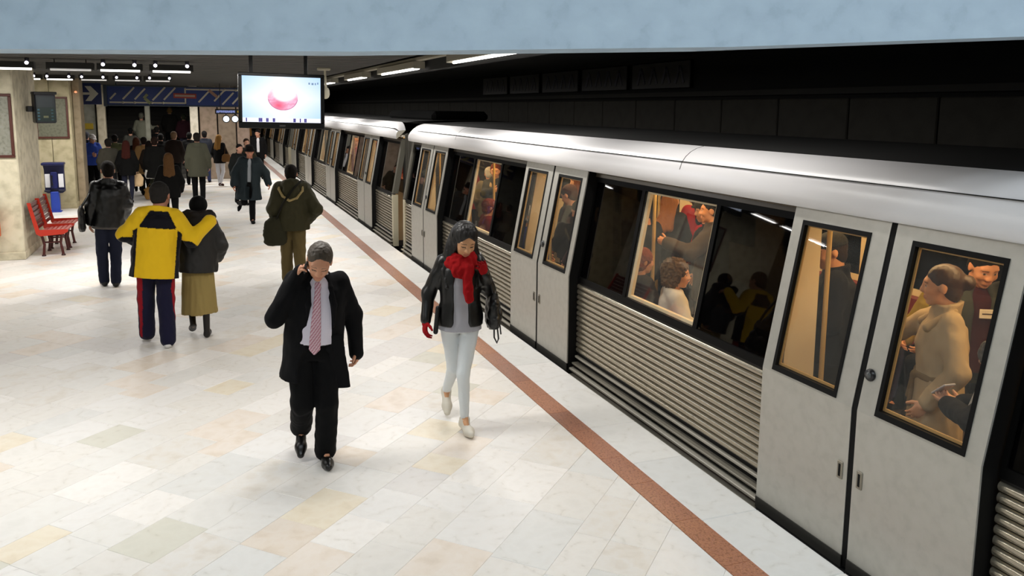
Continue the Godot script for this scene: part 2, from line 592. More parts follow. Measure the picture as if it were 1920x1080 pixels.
func _lamps() -> void:
	# the row above the platform edge
	var zs := [[-7.9, -10.35], [-12.1, -14.75], [-16.2, -18.3], [-20.2, -22.6], [-24.2, -26.6], [-28.2, -30.6], [-32.2, -34.6], [-37.0, -39.4], [-42.0, -44.4]]
	var words := ["nearest the blue beam", "second from the blue beam", "third from the blue beam", "fourth from the blue beam", "fifth from the blue beam", "sixth from the blue beam", "seventh from the blue beam", "eighth from the blue beam", "ninth from the blue beam"]
	for i in zs.size():
		tube_lamp("lit fluorescent tray above the platform edge, " + words[i], Vector3(3.07, 3.19, (zs[i][0] + zs[i][1]) / 2), zs[i][0] - zs[i][1], PI / 2, 6.5, "lamps above the platform edge")
	tube_lamp("fluorescent tray above the platform edge hidden by the blue beam", Vector3(3.07, 3.19, -5.4), 2.4, PI / 2, 3.0, "lamps above the platform edge")
	var rail := thing("lamp_rail", "long grey rail carrying the lamps above the platform edge", "rail", Vector3(3.07, 3.27, -24))
	obj("channel", bevel(Vector3(-0.05, 0, -21), Vector3(0.05, 0.055, 20), 0.008), mat(Color(0.55, 0.53, 0.46), 0.6), rail)
	# rows across the platform
	var k := 0
	for x in [-2.52, -1.74, -1.07, -0.35]:
		tube_lamp(["lamp at the left frame edge in the front row of ceiling tubes", "dim second lamp of the front row of ceiling tubes", "third lamp of the front row of ceiling tubes", "rightmost lamp of the front row of ceiling tubes"][k], Vector3(x, 3.14, -14.05), 0.6, 0.0, 0.3 if k == 1 else 4.0, "front row of ceiling tubes", Color(1, 0.985, 0.965), 0.35 if k == 1 else 3.5)
		k += 1
	for x in [-3.5, -4.3, -5.1]:
		tube_lamp({-3.5: "first", -4.3: "second", -5.1: "third"}[x] + " lamp of the front ceiling row left of the frame", Vector3(x, 3.14, -14.05), 0.6, 0.0, 2.6, "front row of ceiling tubes")
	k = 0
	for x in [-3.55, -2.9, -2.2, -1.5, -0.85]:
		tube_lamp(["leftmost lamp of the rear row of ceiling tubes, beside the pillar", "second lamp of the rear row of ceiling tubes", "third lamp of the rear row of ceiling tubes", "fourth lamp of the rear row of ceiling tubes", "rightmost lamp of the rear row of ceiling tubes"][k], Vector3(x, 3.19, -21.5), 0.58, 0.0, 4.0 if k < 2 else 3.0, "rear row of ceiling tubes", Color(1, 0.985, 0.965), 3.0 if k < 2 else 0.5)
		k += 1
	for x in [-5.2, -3.2, -1.2, 0.8]:
		tube_lamp({-5.2: "leftmost", -3.2: "second", -1.2: "third", 0.8: "rightmost"}[x] + " lamp of the ceiling row hidden by the blue beam", Vector3(x, 3.15, -6.4), 1.2, 0.0, 4.5, "hidden row of ceiling tubes")
	for x in [-2.0, -0.7, 0.6]:
		tube_lamp({-2.0: "left", -0.7: "middle", 0.6: "right"}[x] + " lamp of the ceiling row hidden behind the line map", Vector3(x, 3.12, -29.4), 1.2, 0.0, 5.0, "row of tubes behind the line map")
	tube_lamp("dim lamp inside the far stairs, hidden by the line map", Vector3(-1.7, 4.9, -33.4), 1.2, 0.0, 5.0, "stair lamps", Color(1, 0.96, 0.9), 2.0)
	# small round spots above the rows
	var spots := [[-2.11, -13.0], [-1.18, -13.0], [-0.78, -13.0], [-0.51, -13.0], [-0.09, -13.0], [-2.99, -19.0], [-2.76, -19.0], [-2.37, -19.0], [-2.14, -19.0], [-1.75, -19.0], [-1.5, -19.0], [-1.12, -19.0], [-0.88, -19.0], [-0.5, -19.0]]
	var sg := glow(Color(0.95, 0.92, 1.0), 8.0)
	var cup := lathe([[0.0, 0.05], [0.028, 0.05], [0.03, 0.0], [0.026, -0.025], [0.0, -0.025]], 12)
	var lens := lathe([[0.0, 0.024], [0.018, 0.016], [0.024, 0.0], [0.018, -0.016], [0.0, -0.024]], 12)
	for i in spots.size():
		var t := thing("ceiling_spot", ["first", "second", "third", "fourth", "fifth", "sixth", "seventh", "eighth", "ninth"][i if i < 5 else i - 5] + " small white spot from the left in the " + ("front" if i < 5 else "rear") + " ceiling row", "spotlight", Vector3(spots[i][0] - 0.025, 3.155, spots[i][1]), 0.0, "small white ceiling spots")
		obj("cup", cup, mat(Color(0.2, 0.2, 0.22), 0.5), t, Vector3(0, 0.022, -0.02))
		obj("lens", lens, sg, t, Vector3(0, 0, 0.02))
	# the stair hall behind the viewer
	for x in [-4.0, -0.5, 3.0]:
		tube_lamp({-4.0: "left", -0.5: "middle", 3.0: "right"}[x] + " cool lamp in the stair hall behind the viewer", Vector3(x, 5.4, 0.6), 2.4, 0.0, 15.5, "stair hall lamps", Color(0.93, 0.97, 1.0), 4.0)

# ================================================================ the train
const LEAF := 0.82
const BELT := 0.93

func xd(y: float) -> float:   # outer face of the doors
	return 3.40 if y < BELT else 3.40 + (y - BELT) * 0.189

func xb(y: float) -> float:   # outer face of the body between the doors
	return 3.50 if y < BELT else 3.50 + (y - BELT) * 0.189

# a wall patch that follows the side profile: x = base + profile, from y0 to y1, near z0 to far z1
func add_patch(st: SurfaceTool, f: Callable, off: float, z0: float, z1: float, y0: float, y1: float, thick: float) -> void:
	var ys := [y0]
	if y0 < BELT and y1 > BELT:
		ys.append(BELT)
	ys.append(y1)
	for i in ys.size() - 1:
		var a: float = ys[i]
		var b: float = ys[i + 1]
		var xa: float = f.call(a) + off
		var xb2: float = f.call(b - 0.0001) + off
		hexa(st, [Vector3(xa, a, z0), Vector3(xa + thick, a, z0), Vector3(xa + thick, a, z1), Vector3(xa, a, z1),
			Vector3(xb2, b, z0), Vector3(xb2 + thick, b, z0), Vector3(xb2 + thick, b, z1), Vector3(xb2, b, z1)])

func patch(f: Callable, off: float, z0: float, z1: float, y0: float, y1: float, thick: float) -> ArrayMesh:
	var st := begin()
	add_patch(st, f, off, z0, z1, y0, y1, thick)
	return done(st)

# a sheet on the tilted upper side with an opening
func add_frame(st: SurfaceTool, f: Callable, off: float, z0: float, z1: float, y0: float, y1: float, hz0: float, hz1: float, hy0: float, hy1: float, thick: float) -> void:
	add_patch(st, f, off, z0, z1, y0, hy0, thick)
	add_patch(st, f, off, z0, z1, hy1, y1, thick)
	add_patch(st, f, off, z0, hz0, hy0, hy1, thick)
	add_patch(st, f, off, hz1, z1, hy0, hy1, thick)

func _train() -> void:
	metro_car("nearest silver metro car with lit windows and two door pairs facing the walkers", 4.2, -14.95, [1.2, -3.53, -8.26, -13.21], true)
	metro_car("second silver metro car behind the suspended screen and the hooded man", -15.9, -35.0, [-18.46, -23.6, -28.68, -33.2], false)
	metro_car("third metro car at the far end of the platform", -35.95, -55.0, [-38.5, -43.5, -48.7, -52.6], false)
	for z in [-15.42, -35.47]:
		var g := thing("gangway_bellows", "dark folded gangway between the %s metro cars" % ("first and second" if z > -20 else "second and third"), "gangway", Vector3(0, 0, z), 0.0, "train gangways")
		var m := mat(Color(0.23, 0.22, 0.19), 0.8)
		for i in 7:
			var zz := -0.36 + i * 0.12
			obj("fold", bevel(Vector3(3.72 + 0.04 * (i % 2), 0.0, zz - 0.055), Vector3(6.1, 2.1 - 0.04 * (i % 2), zz + 0.055), 0.03), m, g)

func metro_car(label: String, z0: float, z1: float, seams: Array, near: bool) -> void:
	var c := thing("metro_car", label, "train", Vector3.ZERO, 0.0, "cars of the train")
	var brushed := noise_tex("brushed", 0.02, [[0.0, Color(0.94, 0.94, 0.935)], [0.5, Color(0.98, 0.98, 0.975)], [1.0, Color(1, 1, 1)]], FastNoiseLite.FRACTAL_FBM, 5, 15.0, 512, 17)
	var steel: StandardMaterial3D = mats.get("door_steel")
	if steel == null:
		steel = textured(Color(0.74, 0.73, 0.70), brushed, 0.9, 0.42, 0.5)
		mats["door_steel"] = steel
	var ribm := mat(Color(0.70, 0.67, 0.60), 0.27, 0.85)
	var white := mat(Color(0.86, 0.855, 0.86), 0.28)
	var rubber := mat(Color(0.03, 0.03, 0.03), 0.65, 0.0, 0.3)
	var black := mat(Color(0.03, 0.03, 0.034), 0.08)
	var trim := mat(Color(0.70, 0.68, 0.63), 0.35, 0.35)
	var cream := mat(Color(0.86, 0.78, 0.62), 0.5)
	if not mats.has("pane"):
		mats["pane"] = glass(Color(0.75, 0.76, 0.75), 0.03)
		mats["smoked"] = glass(Color(0.010, 0.010, 0.012), 0.90)
		mats["smoked"].metallic_specular = 0.3
		mats["pane"].metallic_specular = 0.4
	var pane: Material = mats["pane"]
	var smoked: Material = mats["smoked"]
	# ---- roof: white cowl over a dark roof
	var prof := [Vector2(3.565, 1.99), Vector2(3.55, 2.004), Vector2(3.546, 2.06), Vector2(3.557, 2.125), Vector2(3.577, 2.183), Vector2(3.61, 2.228), Vector2(3.655, 2.265), Vector2(3.71, 2.292), Vector2(3.775, 2.309)]
	var zz := []
	var shrink := []
	for i in 7:
		var a := i / 6.0
		zz.append(z0 - 0.45 * a)
		shrink.append(0.0 if near else 0.5 * pow(1.0 - a, 2.2))
	var k := 1
	while z0 - 0.45 - k * 1.6 > z1 + 0.6:
		zz.append(z0 - 0.45 - k * 1.6)
		shrink.append(0.0)
		k += 1
	for i in 7:
		var a := i / 6.0
		zz.append(z1 + 0.45 * (1.0 - a))
		shrink.append(0.65 * pow(a, 2.4))
	var st := begin()
	st.set_smooth_group(2)
	for i in zz.size() - 1:
		for j in prof.size() - 1:
			var q := []
			for e in [[i, j], [i, j + 1], [i + 1, j + 1], [i + 1, j]]:
				var p: Vector2 = prof[e[1]]
				var s: float = shrink[e[0]]
				q.append(Vector3(lerpf(p.x, 3.67, s * 0.35), lerpf(p.y, 2.0, s * (p.y - 1.98) / 0.33), zz[e[0]]))
			quad(st, q[0], q[1], q[2], q[3], Vector3(-1, 0.6, 0))
	obj("roof_cowl", done(st), white, c, Vector3.ZERO, "white glossy roof edge")
	for e in [[z0, shrink[0]], [z1, shrink[zz.size() - 1]]]:
		st = begin()
		var s: float = e[1]
		for j in range(1, prof.size() - 1):
			var q := []
			for p in [prof[0], prof[j], prof[j + 1]]:
				q.append(Vector3(lerpf(p.x, 3.67, s * 0.35), lerpf(p.y, 2.0, s * (p.y - 1.98) / 0.33), e[0]))
			tri(st, q[0], q[1], q[2], Vector3(0, 0, 1 if e[0] == z0 else -1))
		obj("cowl_end", done(st), mat(Color(0.74, 0.72, 0.66), 0.4), c)
	# seams of the cowl
	st = begin()
	add_box(st, Vector3(3.570, 2.188, z1 + 0.7), Vector3(3.60, 2.192, z0))
	obj("cowl_seam", done(st), rubber, c)
	for s in range(0, int((z0 - z1) / 6.2)):
		var zs := z0 - 9.9 - s * 6.2 if near else z0 - 4.0 - s * 6.2
		if zs > z1 + 1.0:
			st = begin()
			for j in range(3, prof.size() - 1):
				var a: Vector2 = prof[j]
				var b: Vector2 = prof[j + 1]
				hexa(st, [Vector3(a.x - 0.001, a.y + 0.001, zs - 0.004), Vector3(a.x + 0.02, a.y, zs - 0.004), Vector3(a.x + 0.02, a.y, zs + 0.004), Vector3(a.x - 0.001, a.y + 0.001, zs + 0.004),
					Vector3(b.x - 0.001, b.y + 0.001, zs - 0.004), Vector3(b.x + 0.02, b.y, zs - 0.004), Vector3(b.x + 0.02, b.y, zs + 0.004), Vector3(b.x - 0.001, b.y + 0.001, zs + 0.004)])
			obj("panel_joint", done(st), mat(Color(0.2, 0.2, 0.2), 0.6), c)
	st = begin()
	st.set_smooth_group(3)
	var rp := [Vector2(3.77, 2.307), Vector2(3.95, 2.325), Vector2(4.4, 2.34), Vector2(4.9, 2.345), Vector2(5.6, 2.335), Vector2(6.1, 2.30), Vector2(6.25, 2.15)]
	for j in rp.size() - 1:
		var a: Vector2 = rp[j]
		var b: Vector2 = rp[j + 1]
		quad(st, Vector3(a.x, a.y, z0), Vector3(b.x, b.y, z0), Vector3(b.x, b.y, z1 + 0.4), Vector3(a.x, a.y, z1 + 0.4), Vector3(0.1, 1, 0))
	obj("roof", done(st), mat(Color(0.055, 0.053, 0.05), 0.7), c)
	if z0 < -10.0 and z0 > -20.0:
		obj("roof_unit", bevel(Vector3(4.4, 2.30, -20.4), Vector3(5.6, 2.52, -16.3), 0.08), mat(Color(0.012, 0.012, 0.012), 0.9, 0.0, 0.2), c)
	# ---- doors and the panels between them
	var last := z0
	for s in seams:
		door_pair(c, s, steel, rubber, pane, trim, cream, near)
		side_panel(c, last, s + LEAF + 0.02, ribm, black, smoked, pane, trim, rubber, cream, near)
		last = s - LEAF - 0.02
	side_panel(c, last, z1, ribm, black, smoked, pane, trim, rubber, cream, near)
	# corner posts at the ends
	for e in [z0, z1]:
		obj("corner_post", patch(xb, -0.02, e - 0.06, e + 0.06, -0.1, BELT - 0.02, 0.1), mat(Color(0.75, 0.72, 0.62), 0.5), c)
		obj("corner_post", patch(xb, -0.02, e - 0.06, e + 0.06, BELT, 1.98, 0.1), mat(Color(0.36, 0.35, 0.31), 0.5), c)
		obj("end_wall", box(Vector3(3.7, 0, e - 0.03), Vector3(6.2, 2.0, e + 0.03)), mat(Color(0.14, 0.135, 0.12), 0.7), c)
	# ---- inside
	var len := z0 - z1
	obj("underframe", box(Vector3(3.5, -0.9, z1), Vector3(6.2, -0.1, z0)), mat(Color(0.03, 0.03, 0.03), 0.9), c)
	obj("car_floor", box(Vector3(3.46, -0.1, z1 + 0.02), Vector3(6.24, 0.0, z0 - 0.02)), mat(Color(0.20, 0.16, 0.14), 0.7), c)
	obj("car_ceiling", box(Vector3(3.68, 2.02, z1 + 0.02), Vector3(6.24, 2.06, z0 - 0.02)), mat(Color(0.88, 0.84, 0.76), 0.6), c)
	st = begin()
	add_box(st, Vector3(6.2, 0, z1), Vector3(6.26, 0.95, z0))
	add_box(st, Vector3(6.2, 1.78, z1), Vector3(6.26, 2.06, z0))
	var q := z0
	while q > z1:
		add_box(st, Vector3(6.2, 0.95, maxf(q - 0.5, z1)), Vector3(6.26, 1.78, q))
		q -= 1.7
	obj("far_side_wall", done(st), cream, c)
	obj("far_side_glass", box(Vector3(6.22, 0.95, z1), Vector3(6.24, 1.78, z0)), black, c)
	var warm := Color(1.0, 0.83, 0.58)
	for x in [4.25, 5.55]:
		obj("interior_light", bevel(Vector3(x - 0.09, 1.985, z1 + 0.4), Vector3(x + 0.09, 2.02, z0 - 0.4), 0.01), glow(warm, 1.6), c)
		var n := 3
		for i in n:
			var l := AreaLight3D.new()
			l.name = "car_light"
			l.area_size = Vector2(0.16, len / n - 0.4)
			l.light_energy = 5.0 if near else 3.5
			l.light_color = warm
			l.shadow_enabled = true
			c.add_child(l, true)
			l.position = Vector3(x, 1.98, z0 - len * (i + 0.5) / n)
			l.rotation.x = -PI / 2

func door_pair(c: Node3D, seam: float, steel: Material, rubber: Material, pane: Material, trim: Material, cream: Material, near: bool) -> void:
	for side: int in [-1, 1]:   # +1: the leaf nearer to the viewer
		var za := seam + 0.022 * side
		var zb := seam + LEAF * side
		var z0 := maxf(za, zb)
		var z1 := minf(za, zb)
		var wa := seam + 0.155 * side
		var wb := seam + (LEAF - 0.10) * side
		var h0 := maxf(wa, wb)
		var h1 := minf(wa, wb)
		var st := begin()
		add_patch(st, xd, 0.0, z0, z1, -0.035, BELT, 0.05)
		add_frame(st, xd, 0.0, z0, z1, BELT, 1.985, h0, h1, 0.955, 1.90, 0.05)
		var leaf := obj("door", done(st), steel, c)
		# black gasket and pane
		st = begin()
		add_frame(st, xd, -0.006, h0 + 0.006, h1 - 0.006, 0.945, 1.908, h0 - 0.018, h1 + 0.018, 0.978, 1.88, 0.03)
		obj("gasket", done(st), rubber, leaf)
		st = begin()
		add_frame(st, xd, 0.02, h0 - 0.02, h1 + 0.02, 0.98, 1.88, h0 - 0.032, h1 + 0.032, 0.995, 1.868, 0.01)
		obj("pane_rim", done(st), mat(Color(0.66, 0.52, 0.32), 0.4, 0.3), leaf)
		obj("pane", patch(xd, 0.022, h0 - 0.02, h1 + 0.02, 0.97, 1.89, 0.006), pane, leaf)
		# seal at the outer end, boxed out to the body
		var ze := zb + 0.006 * side
		obj("end_seal", patch(xd, 0.012, maxf(zb, ze), minf(zb, ze), -0.03, 1.98, 0.11), rubber, leaf)
		obj("kick_strip", patch(xd, -0.006, z0, z1, -0.04, 0.035, 0.02), mat(Color(0.22, 0.215, 0.20), 0.5, 0.4), leaf)
		if near:
			# recessed pull
			var zh := seam + 0.076 * side
			var hd := obj("pull_handle", bevel(Vector3(3.393, 0.485, zh - 0.022), Vector3(3.402, 0.59, zh + 0.022), 0.004), mat(Color(0.55, 0.53, 0.48), 0.35, 0.7), leaf)
			obj("slot", bevel(Vector3(3.390, 0.50, zh - 0.008), Vector3(3.396, 0.575, zh + 0.008), 0.002), rubber, hd)
		if side == 1:
			var t := Basis(Vector3(0, 0, 1), PI / 2)
			st = begin()
			var yb := 1.145
			add_lathe(st, [[0.0, 0.018], [0.030, 0.018], [0.034, 0.012], [0.036, 0.0]], Vector3(xd(yb), yb, seam + 0.063), 20, t)
			var bt := obj("door_button", done(st), mat(Color(0.07, 0.07, 0.075), 0.35), leaf)
			st = begin()
			add_lathe(st, [[0.0, 0.022], [0.017, 0.022], [0.019, 0.017]], Vector3(xd(yb), yb, seam + 0.063), 16, t)
			obj("button_cap", done(st), mat(Color(0.30, 0.31, 0.31), 0.3), bt)
	obj("seam_rubber", patch(xd, 0.004, seam + 0.024, seam - 0.024, -0.03, 1.985, 0.05), rubber, c)
	obj("door_sill", bevel(Vector3(3.35, -0.10, seam - LEAF), Vector3(3.48, -0.045, seam + LEAF), 0.01), mat(Color(0.10, 0.10, 0.10), 0.5, 0.3), c)
	# screens and poles inside
	for side: int in [-1, 1]:
		var z := seam + (LEAF + 0.06) * side
		var ds := begin()
		hexa(ds, [Vector3(3.57, 0.0, z - 0.02), Vector3(3.85, 0.0, z - 0.02), Vector3(3.85, 0.0, z + 0.02), Vector3(3.57, 0.0, z + 0.02), Vector3(3.60, 1.0, z - 0.02), Vector3(3.85, 1.0, z - 0.02), Vector3(3.85, 1.0, z + 0.02), Vector3(3.60, 1.0, z + 0.02)])
		hexa(ds, [Vector3(3.60, 1.0, z - 0.02), Vector3(3.85, 1.0, z - 0.02), Vector3(3.85, 1.0, z + 0.02), Vector3(3.60, 1.0, z + 0.02), Vector3(3.76, 1.93, z - 0.02), Vector3(3.85, 1.93, z - 0.02), Vector3(3.85, 1.93, z + 0.02), Vector3(3.76, 1.93, z + 0.02)])
		obj("draught_screen", done(ds), cream, c)
		obj("grab_pole", tube([Vector3(3.935, 0.0, z), Vector3(3.935, 2.0, z)], 0.017, 8), mat(Color(0.85, 0.72, 0.46), 0.35, 0.3), c)
	obj("grab_pole", tube([Vector3(4.9, 0.0, seam), Vector3(4.9, 2.0, seam)], 0.017, 8), mat(Color(0.85, 0.72, 0.46), 0.35, 0.3), c)

func side_panel(c: Node3D, z0: float, z1: float, ribm: Material, black: Material, smoked: Material, pane: Material, trim: Material, rubber: Material, cream: Material, near: bool) -> void:
	var w := z0 - z1
	if w < 0.15:
		return
	# corrugated lower sheet, rib by rib
	var sheet := obj("ribbed_panel", patch(xb, 0.012, z0, z1, 0.13, 0.875, 0.05), mat(Color(0.10, 0.098, 0.09), 0.5, 0.3), c)
	var st := begin()
	st.set_smooth_group(4)
	var arc := []
	for i in 8:
		var a := PI * i / 7.0
		arc.append(Vector2(-sin(a) * 0.022, -cos(a) * 0.0245))
	for i in 7:
		quad(st, Vector3(arc[i].x, arc[i].y, z0 - 0.004), Vector3(arc[i + 1].x, arc[i + 1].y, z0 - 0.004), Vector3(arc[i + 1].x, arc[i + 1].y, z1 + 0.004), Vector3(arc[i].x, arc[i].y, z1 + 0.004), Vector3(-1, (arc[i].y + arc[i + 1].y) * 20, 0))
	st.set_smooth_group(-1)
	for e in [z0 - 0.004, z1 + 0.004]:
		for i in range(1, 7):
			tri(st, Vector3(arc[0].x, arc[0].y, e), Vector3(arc[i].x, arc[i].y, e), Vector3(arc[i + 1 if i < 7 else 7].x, arc[mini(i + 1, 7)].y, e), Vector3(0, 0, 1 if e > z1 + 0.01 else -1))
	var rib := done(st)
	for i in 13:
		obj("rib", rib, ribm, sheet, Vector3(3.510, 0.178 + i * 0.0545, 0))
	# skirt: stepped ledges
	obj("skirt_ledge", bevel(Vector3(3.48, 0.095, z1), Vector3(3.54, 0.118, z0), 0.004), trim, c)
	obj("skirt_ledge", bevel(Vector3(3.445, 0.03, z1), Vector3(3.54, 0.05, z0), 0.005), mat(Color(0.55, 0.53, 0.48), 0.4, 0.35), c)
	obj("skirt_ledge", bevel(Vector3(3.415, -0.025, z1), Vector3(3.54, 0.0, z0), 0.006), trim, c)
	obj("skirt_ledge", bevel(Vector3(3.365, -0.085, z1), Vector3(3.54, -0.068, z0), 0.005), mat(Color(0.62, 0.60, 0.55), 0.4, 0.35), c)
	obj("skirt", box(Vector3(3.51, -0.12, z1), Vector3(3.57, 0.14, z0)), rubber, c)
	# window band: three glass fields in a black frame
	var y0 := 0.885
	var y1 := 1.93
	var fields := []
	if w > 2.0:
		var mid := (z0 + z1) / 2
		fields = [[z0 - 0.03, mid + 0.60, false], [mid + 0.545, mid - 0.545, true], [mid - 0.60, z1 + 0.03, false]]
	else:
		fields = [[z0 - 0.04, z1 + 0.04, false]]
	st = begin()
	add_patch(st, xb, 0.0, z0, z1, y0 - 0.012, y0 + 0.05, 0.04)
	add_patch(st, xb, 0.0, z0, z1, y1 - 0.05, y1, 0.04)
	var edge := z0
	for f in fields:
		add_patch(st, xb, 0.0, edge, f[0], y0 + 0.05, y1 - 0.05, 0.04)
		edge = f[1]
	add_patch(st, xb, 0.0, edge, z1, y0 + 0.05, y1 - 0.05, 0.04)
	obj("window_frame", done(st), mat(Color(0.022, 0.022, 0.022), 0.5, 0.0, 0.2), c)
	for f in fields:
		var g := obj("window_pane" if f[2] else "smoked_pane", patch(xb, 0.010, f[0] + 0.01, f[1] - 0.01, y0 + 0.04, y1 - 0.04, 0.008), pane if f[2] else smoked, c)
		if f[2]:
			st = begin()
			add_frame(st, xb, 0.03, f[0], f[1], y0 + 0.05, y1 - 0.05, f[0] - 0.045, f[1] + 0.045, y0 + 0.075, y1 - 0.07, 0.03)
			obj("inner_frame", done(st), cream, g, Vector3.ZERO, "cream inner window frame")
		else:
			obj("inner_lining", patch(xb, 0.06, f[0], f[1], 0.885, 1.93, 0.02), mat(Color(0.05, 0.048, 0.045), 0.7), g) if f[0] - f[1] < 0.3 else null
	# header above the windows
	obj("header_strip", patch(xb, -0.015, z0, z1, y1, 1.962, 0.06), mat(Color(0.30, 0.27, 0.22), 0.32, 0.4), c)
	obj("header_strip", patch(xb, -0.025, z0, z1, 1.966, 1.992, 0.06), mat(Color(0.36, 0.33, 0.27), 0.32, 0.4), c)
	# seats along the side
	if w > 2.0:
		var sb := mat(Color(0.42, 0.07, 0.06), 0.55)
		for x in [[3.64, 4.1, 3.60], [5.72, 6.18, 6.12]]:
			var bench := obj("seat_bench", bevel(Vector3(x[0], 0.40, z1 + 0.12), Vector3(x[1], 0.47, z0 - 0.12), 0.025), sb, c)
			obj("seat_back", bevel(Vector3(x[2], 0.47, z1 + 0.12), Vector3(x[2] + 0.06, 0.90, z0 - 0.12), 0.02), sb, bench)
			obj("seat_box", box(Vector3(x[0] + 0.05, 0.0, z1 + 0.14), Vector3(x[1] - 0.1, 0.40, z0 - 0.14)), mat(Color(0.12, 0.11, 0.10), 0.7), bench)
		var pm := mat(Color(0.85, 0.72, 0.46), 0.35, 0.3)
		obj("grab_pole", tube([Vector3(4.22, 0.0, (z0 + z1) / 2 - 1.30), Vector3(4.22, 2.0, (z0 + z1) / 2 - 1.30)], 0.019, 8), pm, c)
		obj("grab_rail", tube([Vector3(4.15, 1.88, z0), Vector3(4.15, 1.88, z1)], 0.015, 8), pm, c)

# ================================================================ fittings of the platform
func flat_mat(img: Image, rough := 0.5, emit := 0.0) -> StandardMaterial3D:
	var m := StandardMaterial3D.new()
	var t := ImageTexture.create_from_image(img)
	m.roughness = rough
	if emit > 0.0:
		m.albedo_color = Color(0.02, 0.02, 0.02)
		m.emission_enabled = true
		m.emission = Color.BLACK
		m.emission_texture = t
		m.emission_energy_multiplier = emit
	else:
		m.albedo_texture = t
	return m

# a picture lying in x-y, centred, facing +z
func picture(w: float, h: float) -> ArrayMesh:
	var st := begin()
	for v in [[-1, -1, 0, 1], [-1, 1, 0, 0], [1, 1, 1, 0], [-1, -1, 0, 1], [1, 1, 1, 0], [1, -1, 1, 1]]:
		st.set_uv(Vector2(v[2], v[3]))
		st.add_vertex(Vector3(v[0] * w / 2, v[1] * h / 2, 0))
	return done(st)

func tv_picture() -> Image:
	var w := 512
	var h := 320
	var im := Image.create(w, h, false, Image.FORMAT_RGB8)
	var fn := FastNoiseLite.new()
	fn.seed = 4
	fn.frequency = 0.02
	for y in h:
		for x in w:
			var u := (x - 256) / 256.0
			var v := (y - 150) / 160.0
			var edge := clampf((absf(u) * 0.75 + absf(v) * 0.55) - 0.35, 0.0, 1.0)
			var c := Color(1, 1, 1).lerp(Color(0.66, 0.83, 0.98), edge * 0.9)
			# pink globe, open above
			var gx := (x - 262) / 98.0
			var gy := (y - 148) / 86.0
			var r := gx * gx + gy * gy
			if r < 1.0:
				var ix := (x - 274) / 74.0
				var iy := (y - 112) / 60.0
				var hole := ix * ix + iy * iy
				var pink := clampf((hole - 0.72) * 1.6, 0.10, 1.0) * clampf(0.35 + (gy + 0.6) * 0.9, 0.25, 1.0)
				var band := 0.75 + 0.25 * sin(gy * 16.0 + gx * 5.0 + fn.get_noise_2d(x, y) * 4.0)
				var deep := clampf(1.0 - Vector2(gx + 0.28, gy - 0.62).length() * 1.6, 0.0, 1.0)
				var pc := Color(1.0, 0.72, 0.84).lerp(Color(0.95, 0.28, 0.42), deep)
				pc = pc.lerp(Color(0.80, 0.45, 0.60), (1.0 - band) * 0.9)
				if r > 0.9 and gy > 0.1:
					pc = pc.lerp(Color(0.62, 0.30, 0.50), 0.6)
				c = c.lerp(pc, pink * 0.92)
			if y > 287:
				c = Color(0.95, 0.96, 1.0)
			im.set_pixel(x, y, c)
	# the ticker at the bottom: light blocks with dark gaps; marks at the upper right
	for g in [22, 104, 112, 120, 152, 160, 195, 203, 330, 338, 372, 402, 410]:
		im.fill_rect(Rect2i(g, 290, 7, 26), Color(0.16, 0.12, 0.50))
	for g in [[432, 36, 10], [452, 38, 14], [474, 38, 8], [490, 34, 8]]:
		im.fill_rect(Rect2i(g[0], g[1], g[2], 14), Color(0.48, 0.58, 0.70))
	return im

func _furniture() -> void:
	_screen()
	_line_map()
	_left_side()
	_small_fittings()

